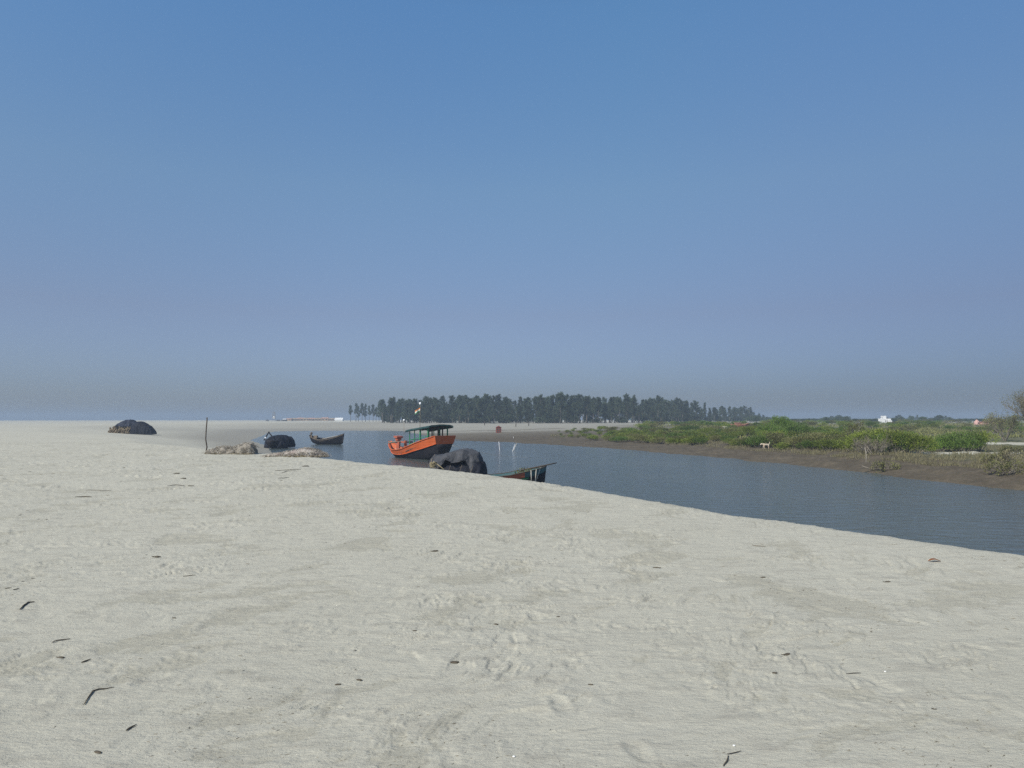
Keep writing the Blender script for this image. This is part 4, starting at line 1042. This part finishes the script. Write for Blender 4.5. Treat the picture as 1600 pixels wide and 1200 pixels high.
prof = [(0, 3.8), (.35, 3.8), (.5, 3.6), (.65, 3.0), (.8, 2.1), (.9, 1.2), (.96, .5), (1, .08)]; vs = []; fs = []
for (f_, hw_) in prof:
    for k in range(8):
        a = PI/8+2*PI*k/8; vs.append((hw_*s_*1.1*math.cos(a), hw_*s_*1.1*math.sin(a), tz*f_))
for i in range(len(prof)-1):
    for k in range(8): k2 = (k+1) % 8; fs.append((i*8+k, i*8+k2, (i+1)*8+k2, (i+1)*8+k))
mb.add(vs, fs); mb.build('spire', M['pink'], o)
mb = MB(); mb.box((9*s_, 0, tz*.27), (8*s_, 3, tz*.54)); mb.build('wall', M['pink'], o)
mb = MB(); mb.box((9*s_, 0, tz*.57), (8.6*s_, 3.4, .2)); mb.build('roof', M['brick'], o)
mb = MB(); mb.box((0, -3.75*s_, tz*.42), (1.6*s_, .3, tz*.18)); mb.build('doorway', M['shade'], o)
# pale litter by the bare bush
p = gp(1345, 700, -1); mb = MB(); mb.tube([(-.45, 0, .22), (-.2, 0, .06), (.1, 0, .05), (.3, 0, .22), (.55, .05, .20), (.7, 0, .02)], [.10, .06, .05, .06, .05, .03], 6)
o = mb.build('bleached_branch', M['shell'], None, True, p); tag(o, 'bleached white branch lying on the bank in front of the bare bushes', 'branch')
p = gp(1463, 702, -1)
# dog
p = gp(1197, 701.5, -1.0); 
DV = {'hip': (.24, 0, .46, .10), 'mid': (0, 0, .45, .105), 'ch': (-.25, 0, .46, .125), 'nk': (-.40, 0, .52, .075), 'hd': (-.53, 0, .50, .075), 'mz': (-.66, 0, .44, .035),
      'tb': (.33, 0, .50, .03), 'tm': (.43, 0, .66, .028), 'te': (.38, 0, .78, .022),
      'fl1': (-.26, .07, .28, .04), 'fl2': (-.28, .075, .14, .025), 'fl3': (-.30, .075, .02, .025), 'fr1': (-.26, -.07, .28, .04), 'fr2': (-.20, -.075, .14, .025), 'fr3': (-.18, -.075, .02, .025),
      'bl1': (.22, .07, .30, .05), 'bl2': (.34, .075, .17, .028), 'bl3': (.31, .075, .02, .024), 'br1': (.24, -.07, .30, .05), 'br2': (.28, -.075, .17, .028), 'br3': (.22, -.075, .02, .024),
      'e1': (-.49, .045, .60, .018), 'e2': (-.49, -.045, .60, .018)}
ks = list(DV); E = [('hip', 'mid'), ('mid', 'ch'), ('ch', 'nk'), ('nk', 'hd'), ('hd', 'mz'), ('hip', 'tb'), ('tb', 'tm'), ('tm', 'te'), ('ch', 'fl1'), ('fl1', 'fl2'), ('fl2', 'fl3'), ('ch', 'fr1'), ('fr1', 'fr2'), ('fr2', 'fr3'),
      ('hip', 'bl1'), ('bl1', 'bl2'), ('bl2', 'bl3'), ('hip', 'br1'), ('br1', 'br2'), ('br2', 'br3'), ('hd', 'e1'), ('hd', 'e2')]
dm = bpy.data.meshes.new('dog'); dm.from_pydata([DV[k][:3] for k in ks], [(ks.index(a), ks.index(b)) for a, b in E], [])
dog = bpy.data.objects.new('dog', dm); COL.objects.link(dog); dm.materials.append(M['fur'])
md = dog.modifiers.new('skin', 'SKIN'); md.use_smooth_shade = True
for i, k in enumerate(ks): dm.skin_vertices[0].data[i].radius = (DV[k][3], DV[k][3])
dm.skin_vertices[0].data[0].use_root = True
ms = dog.modifiers.new('sub', 'SUBSURF'); ms.levels = 1; ms.render_levels = 2
dog.location = p; dog.rotation_euler = (0, 0, R(10)); dog.scale = (.9, .9, .9); tag(dog, 'white and tan dog with raised tail walking left on the muddy bank', 'dog')

# ------------------------------------------------------------------ debris on the beach
def fz(x, y): return float(height(np.array([x]), np.array([y]), True)[0][0])
def fgp(px, py):
    p = on(px, py, 0); p = on(px, py, fz(p.x, p.y)); p.z = fz(p.x, p.y); return p
def twig(pts_px, rad, label, cat='twig', mat='debris', name='beach_twig', lift=.004, group=None):
    P = [fgp(*q) for q in pts_px]; c0_ = P[0].copy(); n_ = len(P); out = []
    # resample
    for i in range(n_-1):
        for k in range(4): 
            q = P[i].lerp(P[i+1], k/4); out.append(q)
    out.append(P[-1]); mb = MB()
    out = [Vector((q.x, q.y, fz(q.x, q.y)+lift+rad*.4)) - c0_ for q in out]
    m_ = len(out); mb.tube([tuple(q) for q in out], [rad*(.35+.65*math.sin(PI*(.12+.82*i/(m_-1)))) for i in range(m_)], 5)
    o = mb.build(name, M[mat], None, True, c0_); tag(o, label, cat, group); return o
twig([(31, 953), (37, 947), (44, 942), (54, 941)], 0.0066, 'dark curved strip lying at the left edge of the near sand', 'bark strip', name='dark_strip')  # thin dark tube laid along a dark curl on the sand
twig([(81, 1006), (88, 1002), (97, 1001), (110, 999)], 0.0042, 'thin dark strip below the curved one on the left', 'bark strip', name='dark_strip')
twig([(127, 1036), (134, 1034), (142, 1031)], 0.0048, 'short thick dark stick on the near sand at the left', 'stick', name='dark_stick')
twig([(131, 1102), (138, 1091), (145, 1081), (154, 1078), (166, 1077), (178, 1075)], 0.0042, 'bent hook shaped brown curl on the near sand', 'twig')  # thin tube drawn for a second dark curl
twig([(197, 1143), (203, 1139), (213, 1134)], 0.0048, 'short dark stub in the sand near the bottom left', 'stub', name='dark_stub')
twig([(117, 777.5), (130, 776.5), (143, 776)], 0.012, 'thick black stick lying flat on the left sand', 'stick', name='black_stick')
twig([(430, 735.5), (448, 734.5), (470, 733.8)], 0.0096, 'long thin driftwood stick below the net heaps', 'stick', name='driftwood_stick')
twig([(440, 739), (450, 736), (462, 737)], 0.0072, 'forked stick just under the long driftwood stick', 'stick', name='driftwood_stick')
twig([(434, 747.5), (452, 747)], 0.0084, 'short driftwood stick lowest of the three under the nets', 'stick', name='driftwood_stick')
twig([(261, 759.5), (275, 759.2), (288, 759.8)], 0.0084, 'brown driftwood stick in the middle of the left sand', 'stick', name='driftwood_stick')
twig([(293, 759.8), (303, 759.4)], 0.0096, 'small brown stub right beside the middle driftwood stick', 'stub', name='driftwood_stub')
twig([(134, 766.5), (160, 767.3), (174, 767)], 0.006, 'very thin long twig above the thick black stick', 'twig')
twig([(286, 901), (296, 900), (306, 899)], 0.0036, 'thin dark twig left of the centre on the sand', 'twig')
twig([(7, 920), (18, 919)], 0.0036, 'tiny dark twig at the far left of the near sand', 'twig')
twig([(20, 923), (30, 920.5)], 0.0048, 'dark flake above the curved dark strip', 'flake', name='dark_flake')
twig([(1322, 1053.5), (1334, 1053), (1345, 1053)], 0.0024, 'thin straight twig beside a white shell on the right sand', 'twig')
twig([(1136, 1180), (1150, 1177), (1158, 1175)], 0.0024, 'thin twig near the bottom right of centre', 'twig')
twig([(1130, 1198), (1136, 1190), (1138, 1182)], 0.0036, 'brown twig cut by the bottom edge right of centre', 'twig')
twig([(1455, 1108), (1464, 1109)], 0.003, 'short dark twig low on the right sand', 'twig')
twig([(1175, 853), (1197, 854.5)], 0.0048, 'pale thin twig on the sand under the river crest', 'twig', 'twig')
twig([(1020, 886), (1033, 888)], 0.006, 'dark bent twig right of the centre sand', 'twig')
for (px, py, r_, lab) in ((478, 729, .045, 'dark lump on the sand below the pinkish net heap'), (95, 1028, .012, 'dark round crumb at the near left'), (710, 1036, .016, 'dark broken crumb at the centre of the near sand'),
        (561, 1063, .010, 'small dark pebble left of the broken crumb'), (528, 1070, .009, 'dark seed beside a sand hump'), (775, 976, .010, 'small brown husk on the centre sand'), (245, 871, .022, 'dark pebble on the left sand'),
        (1210, 1052, .010, 'dark flake right of centre'), (1230, 1023, .014, 'brown clod on the right near sand'), (1387, 910, .014, 'lone dark pebble under the brown leaf'), (680, 862, .020, 'black pebble on the middle sand'),
        (277, 740, .035, 'black crumb between the stick and the left heap'), (287, 748, .035, 'second black crumb nearer than the first one'), (272, 966, .008, 'tiny black seed on the left sand'), (153, 1176, .010, 'dark crumb near the bottom left corner'),
        (648, 986, .009, 'thin black seed left of the brown husk'), (872, 964, .008, 'black seed right of the brown husk'), (923, 1070, .008, 'lone black seed low in the middle'), (1193, 903, .012, 'black grain midway right')):
    p = fgp(px, py); mb = MB(); rr_ = random.Random(int(px)); mb.ball((0, 0, 0), r_, 7, 5, (1.5+rr_.random(), 1, .55)); mb.ball((r_*1.1, r_*.3, 0), r_*.6, 6, 4, (1.6, 1, .6))
    if r_ > .011: mb.tube([(-r_*1.5, 0, 0), (-r_*3.2, r_*.7, r_*.1)], [r_*.3, r_*.12], 4)
    o = mb.build('beach_crumb', M['debris'], None, True, p+Vector((0, 0, r_*.25))); o.rotation_euler = (0, 0, rr_.uniform(-.5, .5)); tag(o, lab, 'crumb')
p = fgp(1460, 878); mb = MB(); vs = []; fs = []
for i in range(9):
    u = i/8; wd = .030*math.sin(PI*u)**.7+.002
    for k in (-1, -.4, .4, 1): vs.append(((u-.5)*.13, k*wd, .022*math.sin(PI*u)+.010*abs(k)+.004))
for i in range(8):
    for k in range(3): a = i*4+k; fs.append((a, a+4, a+5, a+1))
mb.add(vs, fs); o = mb.build('dry_leaf', M['leafbrown'], None, True, p); o.rotation_euler = (0, 0, R(-8)); s_ = o.modifiers.new('thick', 'SOLIDIFY'); s_.thickness = .002
tag(o, 'curled brown dry leaf on the clean sand near the river crest', 'leaf')
for px, py, lab in ((1383, 1049.5, 'white shell beside the thin straight twig'), (1147, 1166, 'white shell fragment near the bottom right'), (803, 1183, 'small white shell near the bottom centre')):
    p = fgp(px, py); mb = MB(); mb.ball((0, 0, .003), .0065, 8, 6, (1.2, 1, .6)); o = mb.build('white_shell', M['shell'], None, True, p); tag(o, lab, 'shell')
# countless crumbs
cr = MB(); rc = random.Random(77); pts = []
for _ in range(7000):
    px = rc.uniform(-60, 1660); py = 705+(1240-705)*rc.random()**1.25; p = on(px, py, 0); pts.append((p.x, p.y))
arr = np.array(pts); zs = height(arr[:, 0], arr[:, 1], True)[0]; dn = fbm(arr[:, 0]*.45, arr[:, 1]*.45, 3, 91); sh_ = shore(arr[:, 0], arr[:, 1])
for (x, y), z, dd, s0, w0 in zip(arr, zs, dn, sh_[0], sh_[1]):
    if dd < rc.uniform(-.05, .35) or s0 < w0+.6 or z < -.25: continue
    d = math.hypot(x, y); L_ = (.0026+.0011*d)*rc.choice((.5, .7, 1, 1, 1.5, 2.2)); a = rc.gauss(.5, .7); wd = L_*rc.uniform(.12, .3)
    dx, dy = math.cos(a), math.sin(a); hgt = wd*.9
    vs = [(x-dx*L_, y-dy*L_, z), (x-dy*wd, y+dx*wd, z), (x+dx*L_, y+dy*L_, z), (x+dy*wd, y-dx*wd, z), (x, y, z+hgt)]
    cr.add(vs, [(0, 3, 4), (3, 2, 4), (2, 1, 4), (1, 0, 4)])
o = cr.build('beach_litter', M['crumb']); tag(o, 'countless tiny dark crumbs of bark and shell on the sand', 'litter', kind='stuff')

# ------------------------------------------------------------------ haze
hz = MB(); hz.box((0, 0, 4), (5200, 5200, 25)); hm_ = bpy.data.materials.new('haze'); hm_.use_nodes = True; t = hm_.node_tree
t.nodes.remove(t.nodes['Principled BSDF']); pv = N(t, 'ShaderNodeVolumePrincipled'); pv.inputs['Color'].default_value = (.42, .515, .645, 1); pv.inputs['Density'].default_value = .0009; pv.inputs['Anisotropy'].default_value = 0.0
t.links.new(pv.outputs[0], t.nodes['Material Output'].inputs['Volume'])
o = hz.build('haze', hm_); tag(o, kind='stuff', label='pale bluish haze over the whole place', cat='haze')
o.location.z = 0
bpy.context.view_layer.update()
print('casuarinas', n_f, 'objects', len(bpy.data.objects), 'ground verts', len(co))
